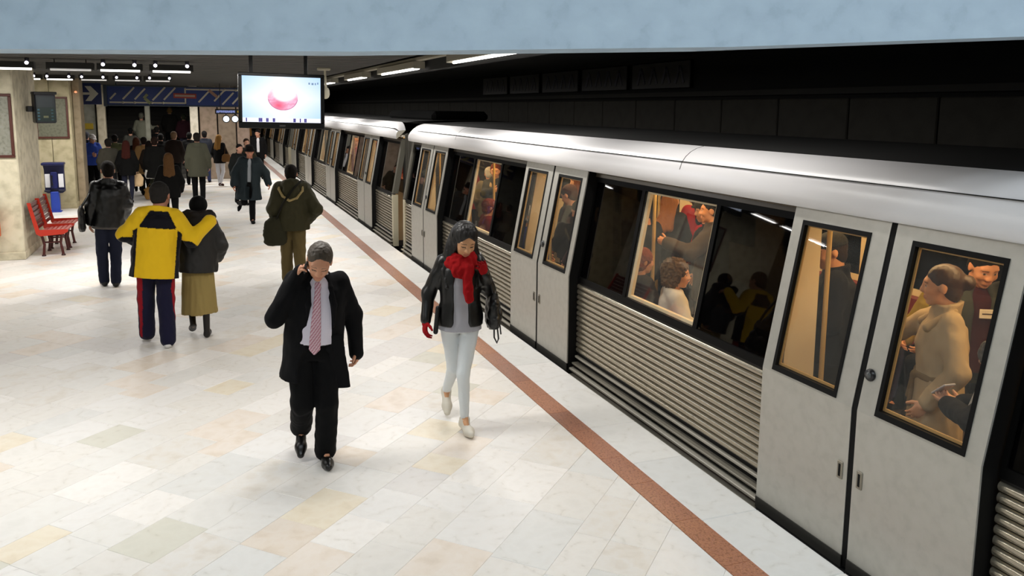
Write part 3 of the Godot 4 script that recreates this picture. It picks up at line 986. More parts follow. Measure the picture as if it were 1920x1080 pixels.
func _screen() -> void:
	var t := thing("suspended_screen", "large flat black television hanging from the ceiling, pink globe on its lit picture", "television", Vector3(0.87, 2.655, -9.5))
	t.rotation.z = deg_to_rad(-1.0)
	var shell := mat(Color(0.025, 0.025, 0.03), 0.25)
	var st := begin()
	add_bevel(st, Vector3(-0.455, -0.30, -0.09), Vector3(0.455, 0.295, -0.005), 0.015)
	obj("housing", done(st), shell, t)
	st = begin()
	add_bevel(st, Vector3(-0.455, -0.30, -0.01), Vector3(0.455, -0.232, 0.022), 0.006)
	add_bevel(st, Vector3(-0.455, 0.262, -0.01), Vector3(0.455, 0.297, 0.022), 0.006)
	add_bevel(st, Vector3(-0.455, -0.235, -0.01), Vector3(-0.418, 0.265, 0.022), 0.006)
	add_bevel(st, Vector3(0.412, -0.235, -0.01), Vector3(0.455, 0.265, 0.022), 0.006)
	obj("bezel", done(st), mat(Color(0.03, 0.03, 0.045), 0.2), t)
	obj("logo", bevel(Vector3(-0.035, -0.278, 0.02), Vector3(0.03, -0.258, 0.025), 0.002), mat(Color(0.30, 0.30, 0.30), 0.4, 0.5), t)
	obj("picture", picture(0.832, 0.50), flat_mat(tv_picture(), 0.3, 1.25), t, Vector3(-0.003, 0.015, 0.004))
	for x in [-0.32, 0.26]:
		obj("hanger", bevel(Vector3(x - 0.02, 0.29, -0.07), Vector3(x + 0.02, 0.66, -0.03), 0.005), shell, t)
	var l := AreaLight3D.new()
	l.name = "screen_light"
	l.area_size = Vector2(0.82, 0.49)
	l.light_energy = 0.5
	l.light_color = Color(0.86, 0.91, 1.0)
	l.shadow_enabled = true
	t.add_child(l)
	l.position = Vector3(0, 0.015, 0.03)
	l.rotation.y = PI
	# ceiling camera on a drop pipe
	var c := thing("surveillance_camera", "white dome camera hanging on a pipe beside the television", "camera", Vector3(2.1, 3.25, -14.9))
	var wm := mat(Color(0.72, 0.70, 0.62), 0.5)
	obj("ceiling_plate", bevel(Vector3(-0.13, -0.03, -0.06), Vector3(0.09, 0.015, 0.06), 0.01), wm, c)
	obj("pipe", tube([Vector3(0, -0.02, 0), Vector3(0.01, -0.34, 0)], 0.02, 10), wm, c)
	var hs := obj("dome_housing", lathe([[0.0, -0.32], [0.05, -0.33], [0.07, -0.37], [0.075, -0.44], [0.06, -0.49], [0.03, -0.515], [0.0, -0.52]], 18), wm, c)
	obj("lamp", lathe([[0.0, -0.235], [0.025, -0.25], [0.025, -0.28], [0.0, -0.295]], 12), glow(Color(1, 1, 1), 1.5), c, Vector3(-0.045, 0, 0.03))

func bar(st: SurfaceTool, a: Vector2, b: Vector2, w: float, z: float) -> void:
	var n := (b - a).orthogonal().normalized() * w / 2
	hexa(st, [v3(a - n, z), v3(b - n, z), v3(b + n, z), v3(a + n, z), v3(a - n, z + 0.006), v3(b - n, z + 0.006), v3(b + n, z + 0.006), v3(a + n, z + 0.006)])

func _line_map() -> void:
	# the blue strip map over the stair opening and the arrow sign beside it
	var t := thing("line_map_sign", "long blue strip map of the metro line above the far stairs", "sign", Vector3(0, 0, -28.0))
	t.rotation.z = deg_to_rad(-0.35)
	var blue := mat(Color(0.11, 0.21, 0.47), 0.4)
	var pale := mat(Color(0.76, 0.74, 0.67), 0.5)
	var redm := mat(Color(0.60, 0.20, 0.14), 0.5)
	var frame := mat(Color(0.22, 0.26, 0.32), 0.4, 0.3)
	obj("panel", bevel(Vector3(-2.56, 2.60, -0.05), Vector3(-0.36, 3.16, 0.0), 0.012), blue, t)
	obj("panel", bevel(Vector3(-0.34, 2.58, -0.05), Vector3(1.55, 3.15, 0.0), 0.012), blue, t)
	var st := begin()
	add_bevel(st, Vector3(-2.66, 2.54, -0.06), Vector3(-2.56, 3.18, 0.02), 0.01)
	add_bevel(st, Vector3(-2.56, 2.56, -0.06), Vector3(1.55, 2.60, 0.01), 0.008)
	add_bevel(st, Vector3(-2.56, 3.14, -0.06), Vector3(1.55, 3.18, 0.01), 0.008)
	obj("frame", done(st), frame, t)
	# the line: along the bottom, up the middle, along the top
	st = begin()
	bar(st, Vector2(-2.5, 2.665), Vector2(-0.36, 2.665), 0.045, 0.002)
	bar(st, Vector2(-0.36, 2.645), Vector2(-0.36, 3.12), 0.045, 0.002)
	bar(st, Vector2(-0.36, 3.09), Vector2(1.5, 3.09), 0.045, 0.002)
	obj("line", done(st), pale, t)
	# slanted station names
	for s in [[-2.48, 2.76, 0.25], [-2.13, 2.76, 0.5], [-1.80, 2.76, 0.46], [-1.30, 2.74, 0.56], [-0.98, 2.76, 0.52]]:
		st = begin()
		bar(st, Vector2(s[0], s[1]), Vector2(s[0] + s[2] * 0.66, s[1] + s[2] * 0.72), 0.05, 0.002)
		obj("station_name", done(st), pale, t)
	for s in [[0.02, 2.70, 0.48], [0.48, 2.74, 0.46], [0.72, 2.64, 0.52], [1.02, 2.66, 0.52], [1.30, 2.66, 0.36]]:
		st = begin()
		bar(st, Vector2(s[0], s[1]), Vector2(s[0] + s[2] * 0.66, s[1] + s[2] * 0.72), 0.05, 0.002)
		obj("station_name", done(st), pale, t)
	for s in [[-2.13, 2.665], [-1.80, 2.665], [-1.32, 2.665], [-1.0, 2.665], [0.80, 3.09], [1.14, 3.09], [1.44, 3.09]]:
		st = begin()
		add_lathe(st, [[0.0, 0.010], [0.04, 0.010], [0.04, 0.0]], Vector3(s[0], s[1], 0.004), 14, Basis(Vector3.RIGHT, PI / 2))
		obj("station_dot", done(st), pale, t)
	st = begin()
	bar(st, Vector2(-0.70, 2.895), Vector2(-0.04, 2.885), 0.15, 0.006)
	obj("current_station_plate", done(st), redm, t)
	st = begin()
	bar(st, Vector2(-0.66, 2.895), Vector2(-0.08, 2.887), 0.06, 0.013)
	obj("current_station_name", done(st), mat(Color(0.66, 0.58, 0.52), 0.5), t)
	st = begin()
	bar(st, Vector2(0.33, 3.08), Vector2(0.58, 2.86), 0.09, 0.01)
	obj("transfer_mark", done(st), mat(Color(0.62, 0.47, 0.40), 0.5), t)
	st = begin()
	bar(st, Vector2(-1.52, 2.80), Vector2(-1.36, 2.64), 0.09, 0.01)
	bar(st, Vector2(-1.54, 2.80), Vector2(-1.44, 2.92), 0.08, 0.01)
	obj("transfer_mark", done(st), mat(Color(0.58, 0.60, 0.44), 0.5), t)
	for x in [-2.3, 1.2]:
		obj("hanger", tube([Vector3(x, 3.17, -0.03), Vector3(x, 3.42, -0.03)], 0.015, 8), frame, t)
	# arrow
	var a := thing("arrow_sign", "square blue sign with a pale right arrow left of the line map", "sign", Vector3(-3.02, 2.93, -28.0))
	obj("panel", bevel(Vector3(-0.33, -0.32, -0.05), Vector3(0.33, 0.31, 0.0), 0.012), mat(Color(0.10, 0.16, 0.36), 0.4), a)
	var p := PackedVector2Array([Vector2(-0.24, -0.035), Vector2(-0.24, 0.035), Vector2(0.02, 0.035), Vector2(-0.11, 0.22), Vector2(0.05, 0.22), Vector2(0.25, 0.0), Vector2(0.05, -0.22), Vector2(-0.11, -0.22), Vector2(0.02, -0.035)])
	obj("arrow", extrude(p, 0.0, 0.008), mat(Color(0.84, 0.83, 0.77), 0.5), a)
	for x in [-0.2, 0.2]:
		obj("hanger", tube([Vector3(x, 0.3, -0.03), Vector3(x, 0.49, -0.03)], 0.015, 8), frame, a)
	# electronic strip under the map and the round lamps
	var e := thing("departure_display", "small electronic strip with blue and amber letters under the line map", "display", Vector3(0.85, 2.42, -27.0))
	obj("case", bevel(Vector3(-0.36, -0.07, -0.08), Vector3(0.75, 0.08, 0.0), 0.01), mat(Color(0.03, 0.03, 0.035), 0.4), e)
	var im := Image.create(256, 32, false, Image.FORMAT_RGB8)
	im.fill(Color(0.02, 0.02, 0.03))
	var rng := RandomNumberGenerator.new()
	rng.seed = 8
	for k in 26:
		im.fill_rect(Rect2i(4 + k * 5, 6 + rng.randi() % 3, 3, 16 + rng.randi() % 5), Color(0.66, 0.72, 1.0))
	for k in 18:
		im.fill_rect(Rect2i(150 + k * 5, 8 + rng.randi() % 3, 3, 14 + rng.randi() % 5), Color(0.85, 0.70, 0.15) if k % 7 < 4 else Color(0.75, 0.25, 0.08))
	obj("letters", picture(1.06, 0.12), flat_mat(im, 0.4, 0.9), e, Vector3(0.195, 0.005, 0.002))
	for x in [-0.2, 0.6]:
		obj("hanger", tube([Vector3(x, 0.07, -0.04), Vector3(x, 1.0, -0.04)], 0.012, 6), mat(Color(0.1, 0.1, 0.1), 0.5), e)
	for k in 2:
		var l := thing("round_signal_lamp", ["left", "right"][k] + " one of the two round white lamps below the small electronic strip", "lamp", Vector3(0.80 + k * 0.255, 2.20, -26.9), 0.0, "round white lamps")
		var st2 := begin()
		add_lathe(st2, [[0.0, 0.03], [0.06, 0.028], [0.085, 0.015], [0.09, 0.0]], Vector3.ZERO, 18, Basis(Vector3.RIGHT, PI / 2))
		obj("lens", done(st2), glow(Color(0.92, 0.97, 1.0), 1.6), l)
		st2 = begin()
		add_lathe(st2, [[0.09, 0.0], [0.105, 0.012], [0.115, 0.0], [0.10, -0.09], [0.0, -0.09]], Vector3.ZERO, 18, Basis(Vector3.RIGHT, PI / 2))
		obj("hood", done(st2), mat(Color(0.05, 0.05, 0.05), 0.5), l)
		obj("stalk", tube([Vector3(0, 0.08, -0.05), Vector3(0, 0.155, -0.09)], 0.012, 6), mat(Color(0.05, 0.05, 0.05), 0.5), l)

func framed_board(called: String, label: String, x0: float, x1: float, y0: float, y1: float, z: float, face: Color, rough: float) -> void:
	var t := thing(called, label, "notice board", Vector3((x0 + x1) / 2, y0, z))
	var w := (x1 - x0) / 2
	var h := y1 - y0
	var fm := mat(Color(0.30, 0.13, 0.085), 0.5)
	for b in [[Vector3(-w, 0, -0.02), Vector3(w, 0.045, 0.03)], [Vector3(-w, h - 0.045, -0.02), Vector3(w, h, 0.03)], [Vector3(-w, 0.045, -0.02), Vector3(-w + 0.045, h - 0.045, 0.03)], [Vector3(w - 0.045, 0.045, -0.02), Vector3(w, h - 0.045, 0.03)]]:
		obj("frame_bar", bevel(b[0], b[1], 0.006), fm, t)
	var paper := noise_tex("paper", 0.03, [[0.0, Color(0.72, 0.72, 0.68)], [0.45, Color(0.94, 0.94, 0.90)], [1.0, Color(1, 1, 1)]], FastNoiseLite.FRACTAL_FBM, 5, 0.0, 256, 77)
	obj("sheet", box(Vector3(-w + 0.04, 0.04, -0.02), Vector3(w - 0.04, h - 0.04, 0.006)), textured(face, paper, 1.6, rough), t)
	if rough < 0.2:
		obj("glazing", box(Vector3(-w + 0.045, 0.045, 0.012), Vector3(w - 0.045, h - 0.045, 0.016)), glass(Color(0.8, 0.8, 0.8), 0.05), t)

func _left_side() -> void:
	var stone := concrete(Color(0.87, 0.84, 0.75), Vector3(1.3, 0.2, 0.7))
	var p := Node3D.new()
	p.name = "wall_pillar"
	p.set_meta("kind", "structure")
	p.set_meta("label", "broad beige concrete pillar at the left edge")
	add_child(p)
	obj("shaft", bevel(Vector3(-5.6, 0.0, -17.9), Vector3(-2.84, 3.42, -15.85), 0.02), stone, p)
	obj("plinth", bevel(Vector3(-5.65, 0.0, -17.92), Vector3(-2.825, 0.13, -15.82), 0.012), stone, p)
	var w := Node3D.new()
	w.name = "wall_recess"
	w.set_meta("kind", "structure")
	w.set_meta("label", "beige concrete wall behind the blue telephone stand")
	add_child(w)
	var stone2 := concrete(Color(0.74, 0.70, 0.58), Vector3(4.1, 0.6, 1.7))
	obj("slab", bevel(Vector3(-6.5, 0.0, -24.6), Vector3(-3.44, 3.42, -23.5), 0.012), stone2, w)
	obj("slab", bevel(Vector3(-3.43, 0.0, -24.6), Vector3(-2.98, 3.42, -23.5), 0.012), stone2, w)
	obj("plinth", bevel(Vector3(-6.5, 0.0, -24.6), Vector3(-2.965, 0.14, -23.48), 0.01), stone2, w)
	obj("corner_strip", bevel(Vector3(-2.97, 0.0, -24.6), Vector3(-2.80, 3.42, -23.9), 0.012), concrete(Color(0.62, 0.56, 0.47), Vector3(2.1, 3.6, 1.7)), w)
	framed_board("notice_board", "tall framed notice board on the pillar at the left frame edge", -4.0, -2.87, 1.72, 2.77, -15.84, Color(0.62, 0.62, 0.58), 0.12)
	framed_board("notice_board", "grey notice board with a brown frame above the blue telephone stand", -3.76, -3.03, 1.76, 2.79, -23.48, Color(0.42, 0.42, 0.36), 0.6)
	# display case on the pillar's side
	var d := thing("information_monitor", "dark blue boxed monitor with a green screen sticking out of the pillar", "monitor", Vector3(-2.50, 2.27, -16.75), deg_to_rad(24))
	obj("case", bevel(Vector3(-0.18, 0.0, -0.20), Vector3(0.16, 0.53, 0.0), 0.02), mat(Color(0.075, 0.10, 0.145), 0.35), d)
	obj("visor", bevel(Vector3(-0.21, 0.50, -0.1), Vector3(0.17, 0.55, 0.06), 0.01), mat(Color(0.06, 0.075, 0.10), 0.4), d)
	var im := Image.create(64, 96, false, Image.FORMAT_RGB8)
	im.fill(Color(0.10, 0.14, 0.15))
	im.fill_rect(Rect2i(0, 42, 64, 54), Color(0.03, 0.13, 0.105))
	for k in 4:
		im.fill_rect(Rect2i(2, 48 + k * 12, 8, 6), Color(0.20, 0.36, 0.42))
		im.fill_rect(Rect2i(50, 50 + k * 12, 8, 5), Color(0.16, 0.30, 0.34))
	im.fill_rect(Rect2i(22, 74, 18, 8), Color(0.42, 0.42, 0.30))
	for k in 6:
		im.fill_rect(Rect2i(6, 6 + k * 6, 50, 2), Color(0.16, 0.20, 0.21))
	obj("screen", picture(0.29, 0.44), flat_mat(im, 0.3, 0.8), d, Vector3(-0.01, 0.25, 0.004))
	obj("bracket", bevel(Vector3(-0.27, 0.2, -0.22), Vector3(-0.18, 0.3, -0.12), 0.01), mat(Color(0.08, 0.08, 0.09), 0.5), d)
	# litter bin on the pillar
	var b := thing("litter_bin", "orange litter bin with a black lid on the pillar at the left frame edge", "bin", Vector3(-3.35, 0.40, -15.80))
	obj("bucket", bevel(Vector3(-0.2, 0.0, -0.03), Vector3(0.19, 0.50, 0.2), 0.03), mat(Color(0.80, 0.36, 0.06), 0.5), b)
	obj("lid", bevel(Vector3(-0.21, 0.50, -0.03), Vector3(0.205, 0.60, 0.22), 0.03), mat(Color(0.10, 0.085, 0.07), 0.5), b)
	obj("wall_bracket", bevel(Vector3(-0.1, 0.15, -0.05), Vector3(0.1, 0.35, -0.02), 0.005), mat(Color(0.2, 0.2, 0.2), 0.5), b)
	_telephone()
	_bench()

func _telephone() -> void:
	var t := thing("telephone_stand", "blue public telephone stand with two white side panels before the beige wall", "telephone", Vector3(-3.34, 0, -22.8))
	var deep := mat(Color(0.06, 0.085, 0.28), 0.4)
	var mid := mat(Color(0.13, 0.25, 0.66), 0.4)
	obj("post", bevel(Vector3(-0.10, 0.0, -0.09), Vector3(0.09, 0.50, 0.09), 0.015), mid, t)
	obj("foot", bevel(Vector3(-0.13, 0.0, -0.12), Vector3(0.12, 0.025, 0.12), 0.008), mid, t)
	var p := PackedVector2Array([Vector2(-0.24, 1.19), Vector2(0.23, 1.19), Vector2(0.21, 1.03), Vector2(0.215, 0.50), Vector2(0.16, 0.46), Vector2(-0.16, 0.46), Vector2(-0.215, 0.50), Vector2(-0.21, 1.03)])
	obj("housing", extrude(p, -0.14, 0.02), deep, t)
	obj("hood", bevel(Vector3(-0.25, 1.14, -0.16), Vector3(0.24, 1.21, 0.16), 0.02), deep, t)
	obj("telephone_set", bevel(Vector3(-0.07, 0.58, 0.02), Vector3(0.07, 0.98, 0.10), 0.015), mat(Color(0.08, 0.11, 0.34), 0.35), t)
	var hs := obj("handset", tube([Vector3(-0.035, 0.66, 0.125), Vector3(-0.04, 0.78, 0.135), Vector3(-0.035, 0.9, 0.125)], [0.022, 0.014, 0.022], 8), mat(Color(0.03, 0.03, 0.05), 0.4), t)
	for s in [-1, 1]:
		obj("side_panel", bevel(Vector3(s * 0.145 - 0.055, 0.60, 0.02), Vector3(s * 0.145 + 0.055, 0.93, 0.035), 0.006), mat(Color(0.88, 0.88, 0.90), 0.4), t)
		obj("shelf", bevel(Vector3(s * 0.15 - 0.07, 0.50, 0.0), Vector3(s * 0.15 + 0.07, 0.55, 0.13), 0.012), mat(Color(0.05, 0.06, 0.16), 0.4), t)

func _bench() -> void:
	# red perforated metal seats along the pillar's side, facing the train
	var t := thing("platform_bench", "red metal platform bench with four slatted seats beside the beige pillar", "bench", Vector3(-2.66, 0, -15.98))
	var red := mat(Color(0.72, 0.17, 0.08), 0.3)
	var deep := mat(Color(0.36, 0.06, 0.045), 0.35)
	for k in 2:
		var z := -0.04 - k * 0.82
		# slatted seat and back, slats along z
		for i in 6:
			var y := 0.46 + i * 0.078
			var x := -0.02 - i * 0.016
			obj("back_slat", bevel(Vector3(x - 0.012, y, z - 0.74), Vector3(x + 0.012, y + 0.066, z), 0.006), deep, t)
		for i in 6:
			var x := 0.03 + i * 0.072
			obj("seat_slat", bevel(Vector3(x, 0.40 + i * 0.005, z - 0.74), Vector3(x + 0.06, 0.425 + i * 0.005, z), 0.006), red, t)
		# bent side plates
		for e in [z + 0.012, z - 0.752]:
			var p := PackedVector2Array([Vector2(-0.13, 0.94), Vector2(-0.075, 0.94), Vector2(0.03, 0.47), Vector2(0.46, 0.47), Vector2(0.47, 0.43), Vector2(0.40, 0.385), Vector2(0.04, 0.36), Vector2(-0.02, 0.40)])
			obj("side_plate", extrude(p, e - 0.012, e + 0.012), red, t)
		var lm := mat(Color(0.28, 0.07, 0.06), 0.4)
		for e in [z - 0.08, z - 0.66]:
			obj("leg", tube([Vector3(0.36, 0.40, e), Vector3(0.33, 0.22, e), Vector3(0.36, 0.02, e)], 0.022, 8), lm, t)
			obj("leg", tube([Vector3(0.04, 0.39, e), Vector3(0.08, 0.2, e), Vector3(0.06, 0.02, e)], 0.022, 8), lm, t)
			obj("cross_tube", tube([Vector3(0.06, 0.24, e), Vector3(0.34, 0.24, e)], 0.014, 8), lm, t)
			for x in [0.06, 0.36]:
				obj("foot", lathe([[0.0, 0.025], [0.03, 0.025], [0.035, 0.0], [0.0, 0.0]], 12), mat(Color(0.2, 0.05, 0.05), 0.5), t, Vector3(x, 0, e))

func _small_fittings() -> void:
	var o := thing("warning_lamp", "tiny orange lamp on the edge of the beige wall", "lamp", Vector3(-2.88, 2.90, -23.86))
	obj("lens", lathe([[0.0, 0.05], [0.03, 0.03], [0.035, 0.0], [0.0, -0.01]], 12), glow(Color(1.0, 0.55, 0.2), 0.9), o)
	var y := thing("yellow_notice", "small yellow notice on the grey far wall behind the white cap", "sign", Vector3(-3.55, 1.78, -31.46))
	obj("plate", bevel(Vector3(-0.24, 0, -0.03), Vector3(0.22, 0.2, 0.01), 0.004), mat(Color(0.55, 0.46, 0.06), 0.5), y)
	# unlit advertisement boards high on the tunnel wall
	var z := -11.0
	var rng := RandomNumberGenerator.new()
	rng.seed = 12
	for k in 5:
		var b := thing("advertisement_board", ["first", "second", "third", "fourth", "fifth"][k] + " dim advertisement board from the right, high on the tunnel wall over the train", "board", Vector3(6.98, 2.92, z - 0.9), -PI / 2, "dim boards above the train")
		obj("board", bevel(Vector3(-0.9, 0, -0.05), Vector3(0.9, 0.42, 0.0), 0.01), mat(Color(0.03, 0.031, 0.042), 0.5), b)
		for j in 4:
			var st := begin()
			var x := -0.7 + j * 0.4
			bar(st, Vector2(x, 0.08), Vector2(x + 0.12, 0.34), 0.06, 0.001)
			bar(st, Vector2(x + 0.12, 0.34), Vector2(x + 0.24, 0.08), 0.05, 0.001)
			obj("letter_stroke", done(st), mat(Color(0.15, 0.155, 0.22), 0.5), b)
		z -= 2.0

# ================================================================ sculpting: smooth unions of bones meshed as surface nets
func cap(a: Vector3, b: Vector3, ra: float, rb: float) -> Array:
	var ba := b - a
	var r := maxf(ra, rb)
	return [0, a, ba, 1.0 / maxf(ba.length_squared(), 1e-9), ra, rb - ra, AABB(a, Vector3.ZERO).expand(b).grow(r)]

func egg(c: Vector3, r: Vector3, basis := Basis()) -> Array:
	var e := maxf(r.x, maxf(r.y, r.z))
	return [1, c, basis.transposed(), Vector3(1 / r.x, 1 / r.y, 1 / r.z), Vector3(1 / (r.x * r.x), 1 / (r.y * r.y), 1 / (r.z * r.z)), 0, AABB(c, Vector3.ZERO).grow(e)]

# rings along y of the frame t: [y, rx, rz, cx, cz]
func loft(t: Transform3D, rings: Array) -> Array:
	var flat := PackedFloat32Array()
	var bb := AABB(t * Vector3(rings[0][3] if rings[0].size() > 3 else 0.0, rings[0][0], 0), Vector3.ZERO)
	for r in rings:
		var cx: float = r[3] if r.size() > 3 else 0.0
		var cz: float = r[4] if r.size() > 4 else 0.0
		flat.append_array(PackedFloat32Array([r[0], r[1], r[2], cx, cz]))
		for sx in [-1, 1]:
			for sz in [-1, 1]:
				bb = bb.expand(t * Vector3(cx + sx * r[1], r[0], cz + sz * r[2]))
	return [2, t.affine_inverse(), flat, rings.size(), 0, 0, bb]

func prim_d(q: Array, p: Vector3) -> float:
	var kind: int = q[0]
	if kind == 0:
		var pa: Vector3 = p - q[1]
		var ba: Vector3 = q[2]
		var h := clampf(pa.dot(ba) * q[3], 0.0, 1.0)
		return (pa - ba * h).length() - q[4] - q[5] * h
	if kind == 1:
		var b: Basis = q[2]
		var v: Vector3 = b * (p - q[1])
		var r1: Vector3 = q[3]
		var r2: Vector3 = q[4]
		var k0 := (v * r1).length()
		var k1 := (v * r2).length()
		return k0 * (k0 - 1.0) / maxf(k1, 1e-5)
	var t: Transform3D = q[1]
	var l := t * p
	var f: PackedFloat32Array = q[2]
	var n: int = q[3]
	var y := l.y
	var i := 0
	while i < n - 2 and y > f[i * 5 + 5]:
		i += 1
	var o := i * 5
	var w := clampf((y - f[o]) / (f[o + 5] - f[o]), 0.0, 1.0)
	var rx := lerpf(f[o + 1], f[o + 6], w)
	var rz := lerpf(f[o + 2], f[o + 7], w)
	var dx := (l.x - lerpf(f[o + 3], f[o + 8], w)) / rx
	var dz := (l.z - lerpf(f[o + 4], f[o + 9], w)) / rz
	var d := (sqrt(dx * dx + dz * dz) - 1.0) * minf(rx, rz)
	var dy := maxf(f[0] - y, y - f[(n - 1) * 5])
	if dy <= 0.0:
		return maxf(d, dy)
	return sqrt(dy * dy + maxf(d, 0.0) * maxf(d, 0.0))

# opts: k (blend), cuts (planes; what lies over a plane goes), carves (prims taken away), ck, noise [amp, freq vector], tint (callable point -> linear colour)
func sculpt(prims: Array, cell: float, opts := {}, into = null) -> Dictionary:
	var out: Dictionary = into if into != null else {"v": PackedVector3Array(), "n": PackedVector3Array(), "c": PackedColorArray(), "i": PackedInt32Array()}
	var k: float = opts.get("k", 0.02)
	var cuts: Array = opts.get("cuts", [])
	var carves: Array = opts.get("carves", [])
	var ck: float = opts.get("ck", 0.01)
	var amp := 0.0
	var nf := Vector3.ONE
	var fn: FastNoiseLite
	if opts.has("noise"):
		amp = opts.noise[0]
		nf = opts.noise[1]
		fn = FastNoiseLite.new()
		fn.seed = 7
		fn.noise_type = FastNoiseLite.TYPE_SIMPLEX_SMOOTH
		fn.frequency = 1.0
		fn.fractal_octaves = 2
	var bb: AABB = prims[0][6]
	for q in prims:
		bb = bb.merge(q[6])
	bb = bb.grow(cell * 2 + amp)
	var o := bb.position
	var B := 5
	var nbx := int(ceil(bb.size.x / cell / B))
	var nby := int(ceil(bb.size.y / cell / B))
	var nbz := int(ceil(bb.size.z / cell / B))
	var nx := nbx * B + 1
	var ny := nby * B + 1
	var nz := nbz * B + 1
	var val := PackedFloat32Array()
	val.resize(nx * ny * nz)
	val.fill(9.0)
	var half := B * cell * 0.5 * 1.7321
	var cells := {}
	var verts: PackedVector3Array = out.v
	var base := verts.size()
	var strx := 1
	var stry := nx
	var strz := nx * ny
	var corner := [0, strx, stry, strx + stry, strz, strx + strz, stry + strz, strx + stry + strz]
	var cpos := [Vector3(0, 0, 0), Vector3(1, 0, 0), Vector3(0, 1, 0), Vector3(1, 1, 0), Vector3(0, 0, 1), Vector3(1, 0, 1), Vector3(0, 1, 1), Vector3(1, 1, 1)]
	var edges := [[0, 1], [2, 3], [4, 5], [6, 7], [0, 2], [1, 3], [4, 6], [5, 7], [0, 4], [1, 5], [2, 6], [3, 7]]
	var reach := half * 1.25 + amp + k * 0.3
	var blocks := []
	for bz in nbz:
		for by in nby:
			for bx in nbx:
				var c := o + Vector3(bx + 0.5, by + 0.5, bz + 0.5) * (B * cell)
				var ds := PackedFloat32Array()
				var dm := 9.0
				for q in prims:
					var d := prim_d(q, c)
					ds.append(d)
					dm = minf(dm, d)
				if dm > reach or (dm < -reach - k and cuts.is_empty() and carves.is_empty()):
					continue
				var cutd := -9.0
				for pl: Plane in cuts:
					cutd = maxf(cutd, pl.distance_to(c))
				if cutd > half * 1.05:
					continue
				var near := []
				for n in prims.size():
					if ds[n] < dm + half * 2.0 + k:
						near.append(prims[n])
				var cn := []
				for q in carves:
					if prim_d(q, c) < half * 1.3 + ck:
						cn.append(q)
				if dm < -reach - k and cutd < -half * 1.1 and cn.is_empty():
					continue
				var cutn := []
				for pl: Plane in cuts:
					if pl.distance_to(c) > -half * 1.1:
						cutn.append(pl)
				blocks.append([bx, by, bz])
				for z in B + 1:
					for y in B + 1:
						var at := (bz * B + z) * strz + (by * B + y) * stry + bx * B
						for x in B + 1:
							if val[at + x] != 9.0:
								continue
							var p := o + Vector3(bx * B + x, by * B + y, bz * B + z) * cell
							var d := 9.0
							for q in near:
								var e := prim_d(q, p)
								var h := maxf(k - absf(d - e), 0.0)
								d = minf(d, e) - h * h / (4.0 * k)
							if amp > 0.0:
								d += fn.get_noise_3dv(p * nf) * amp
							for q in cn:
								var e := -prim_d(q, p)
								var h := maxf(ck - absf(d - e), 0.0)
								d = maxf(d, e) + h * h / (4.0 * ck)
							for pl: Plane in cutn:
								d = maxf(d, pl.distance_to(p))
							val[at + x] = d
	var cv := PackedFloat32Array()
	cv.resize(8)
	for b in blocks:
		for z in B:
			for y in B:
				var at: int = (b[2] * B + z) * strz + (b[1] * B + y) * stry + b[0] * B
				for x in B:
					var m := 0
					var id := at + x
					for n in 8:
						var d := val[id + corner[n]]
						cv[n] = d
						if d < 0.0:
							m += 1
					if m == 0 or m == 8:
						continue
					var s := Vector3.ZERO
					var cnt := 0
					for e in edges:
						var d0 := cv[e[0]]
						var d1 := cv[e[1]]
						if (d0 < 0.0) != (d1 < 0.0):
							var c0: Vector3 = cpos[e[0]]
							s += c0.lerp(cpos[e[1]], d0 / (d0 - d1))
							cnt += 1
					cells[id] = verts.size()
					verts.append(o + (Vector3(b[0] * B + x, b[1] * B + y, b[2] * B + z) + s / cnt) * cell)
	var idx: PackedInt32Array = out.i
	var norms: PackedVector3Array = out.n
	norms.resize(verts.size())
	var steps := [[strx, stry, strz], [stry, strz, strx], [strz, strx, stry]]
	for id: int in cells:
		var d0 := val[id]
		for st in steps:
			var d1 := val[id + st[0]]
			if (d0 < 0.0) == (d1 < 0.0):
				continue
			var i0: int = cells[id]
			var i1: int = cells.get(id - st[1], -1)
			var i2: int = cells.get(id - st[1] - st[2], -1)
			var i3: int = cells.get(id - st[2], -1)
			if i1 < 0 or i2 < 0 or i3 < 0:
				continue
			if d0 < 0.0:
				var t := i1
				i1 = i3
				i3 = t
			idx.append_array(PackedInt32Array([i0, i1, i2, i0, i2, i3]))
			var n := (verts[i2] - verts[i0]).cross(verts[i1] - verts[i3])
			norms[i0] += n
			norms[i1] += n
			norms[i2] += n
			norms[i3] += n
	var cols: PackedColorArray = out.c
	var tint = opts.get("tint")
	for i in range(base, verts.size()):
		norms[i] = norms[i].normalized()
		cols.append(tint.call(verts[i]) if tint else Color.WHITE)
	out.v = verts
	out.n = norms
	out.c = cols
	out.i = idx
	return out

func to_mesh(d: Dictionary) -> ArrayMesh:
	var a := []
	a.resize(Mesh.ARRAY_MAX)
	a[Mesh.ARRAY_VERTEX] = d.v
	a[Mesh.ARRAY_NORMAL] = d.n
	a[Mesh.ARRAY_COLOR] = d.c
	a[Mesh.ARRAY_INDEX] = d.i
	var m := ArrayMesh.new()
	m.add_surface_from_arrays(Mesh.PRIMITIVE_TRIANGLES, a)
	return m

func sculpted(prims: Array, cell: float, opts := {}) -> ArrayMesh:
	return to_mesh(sculpt(prims, cell, opts))

# ================================================================ figures (built 1.75 m tall facing +z; left hand at +x; the node scales them)
func lin(c: Color) -> Color:
	return c.srgb_to_linear()

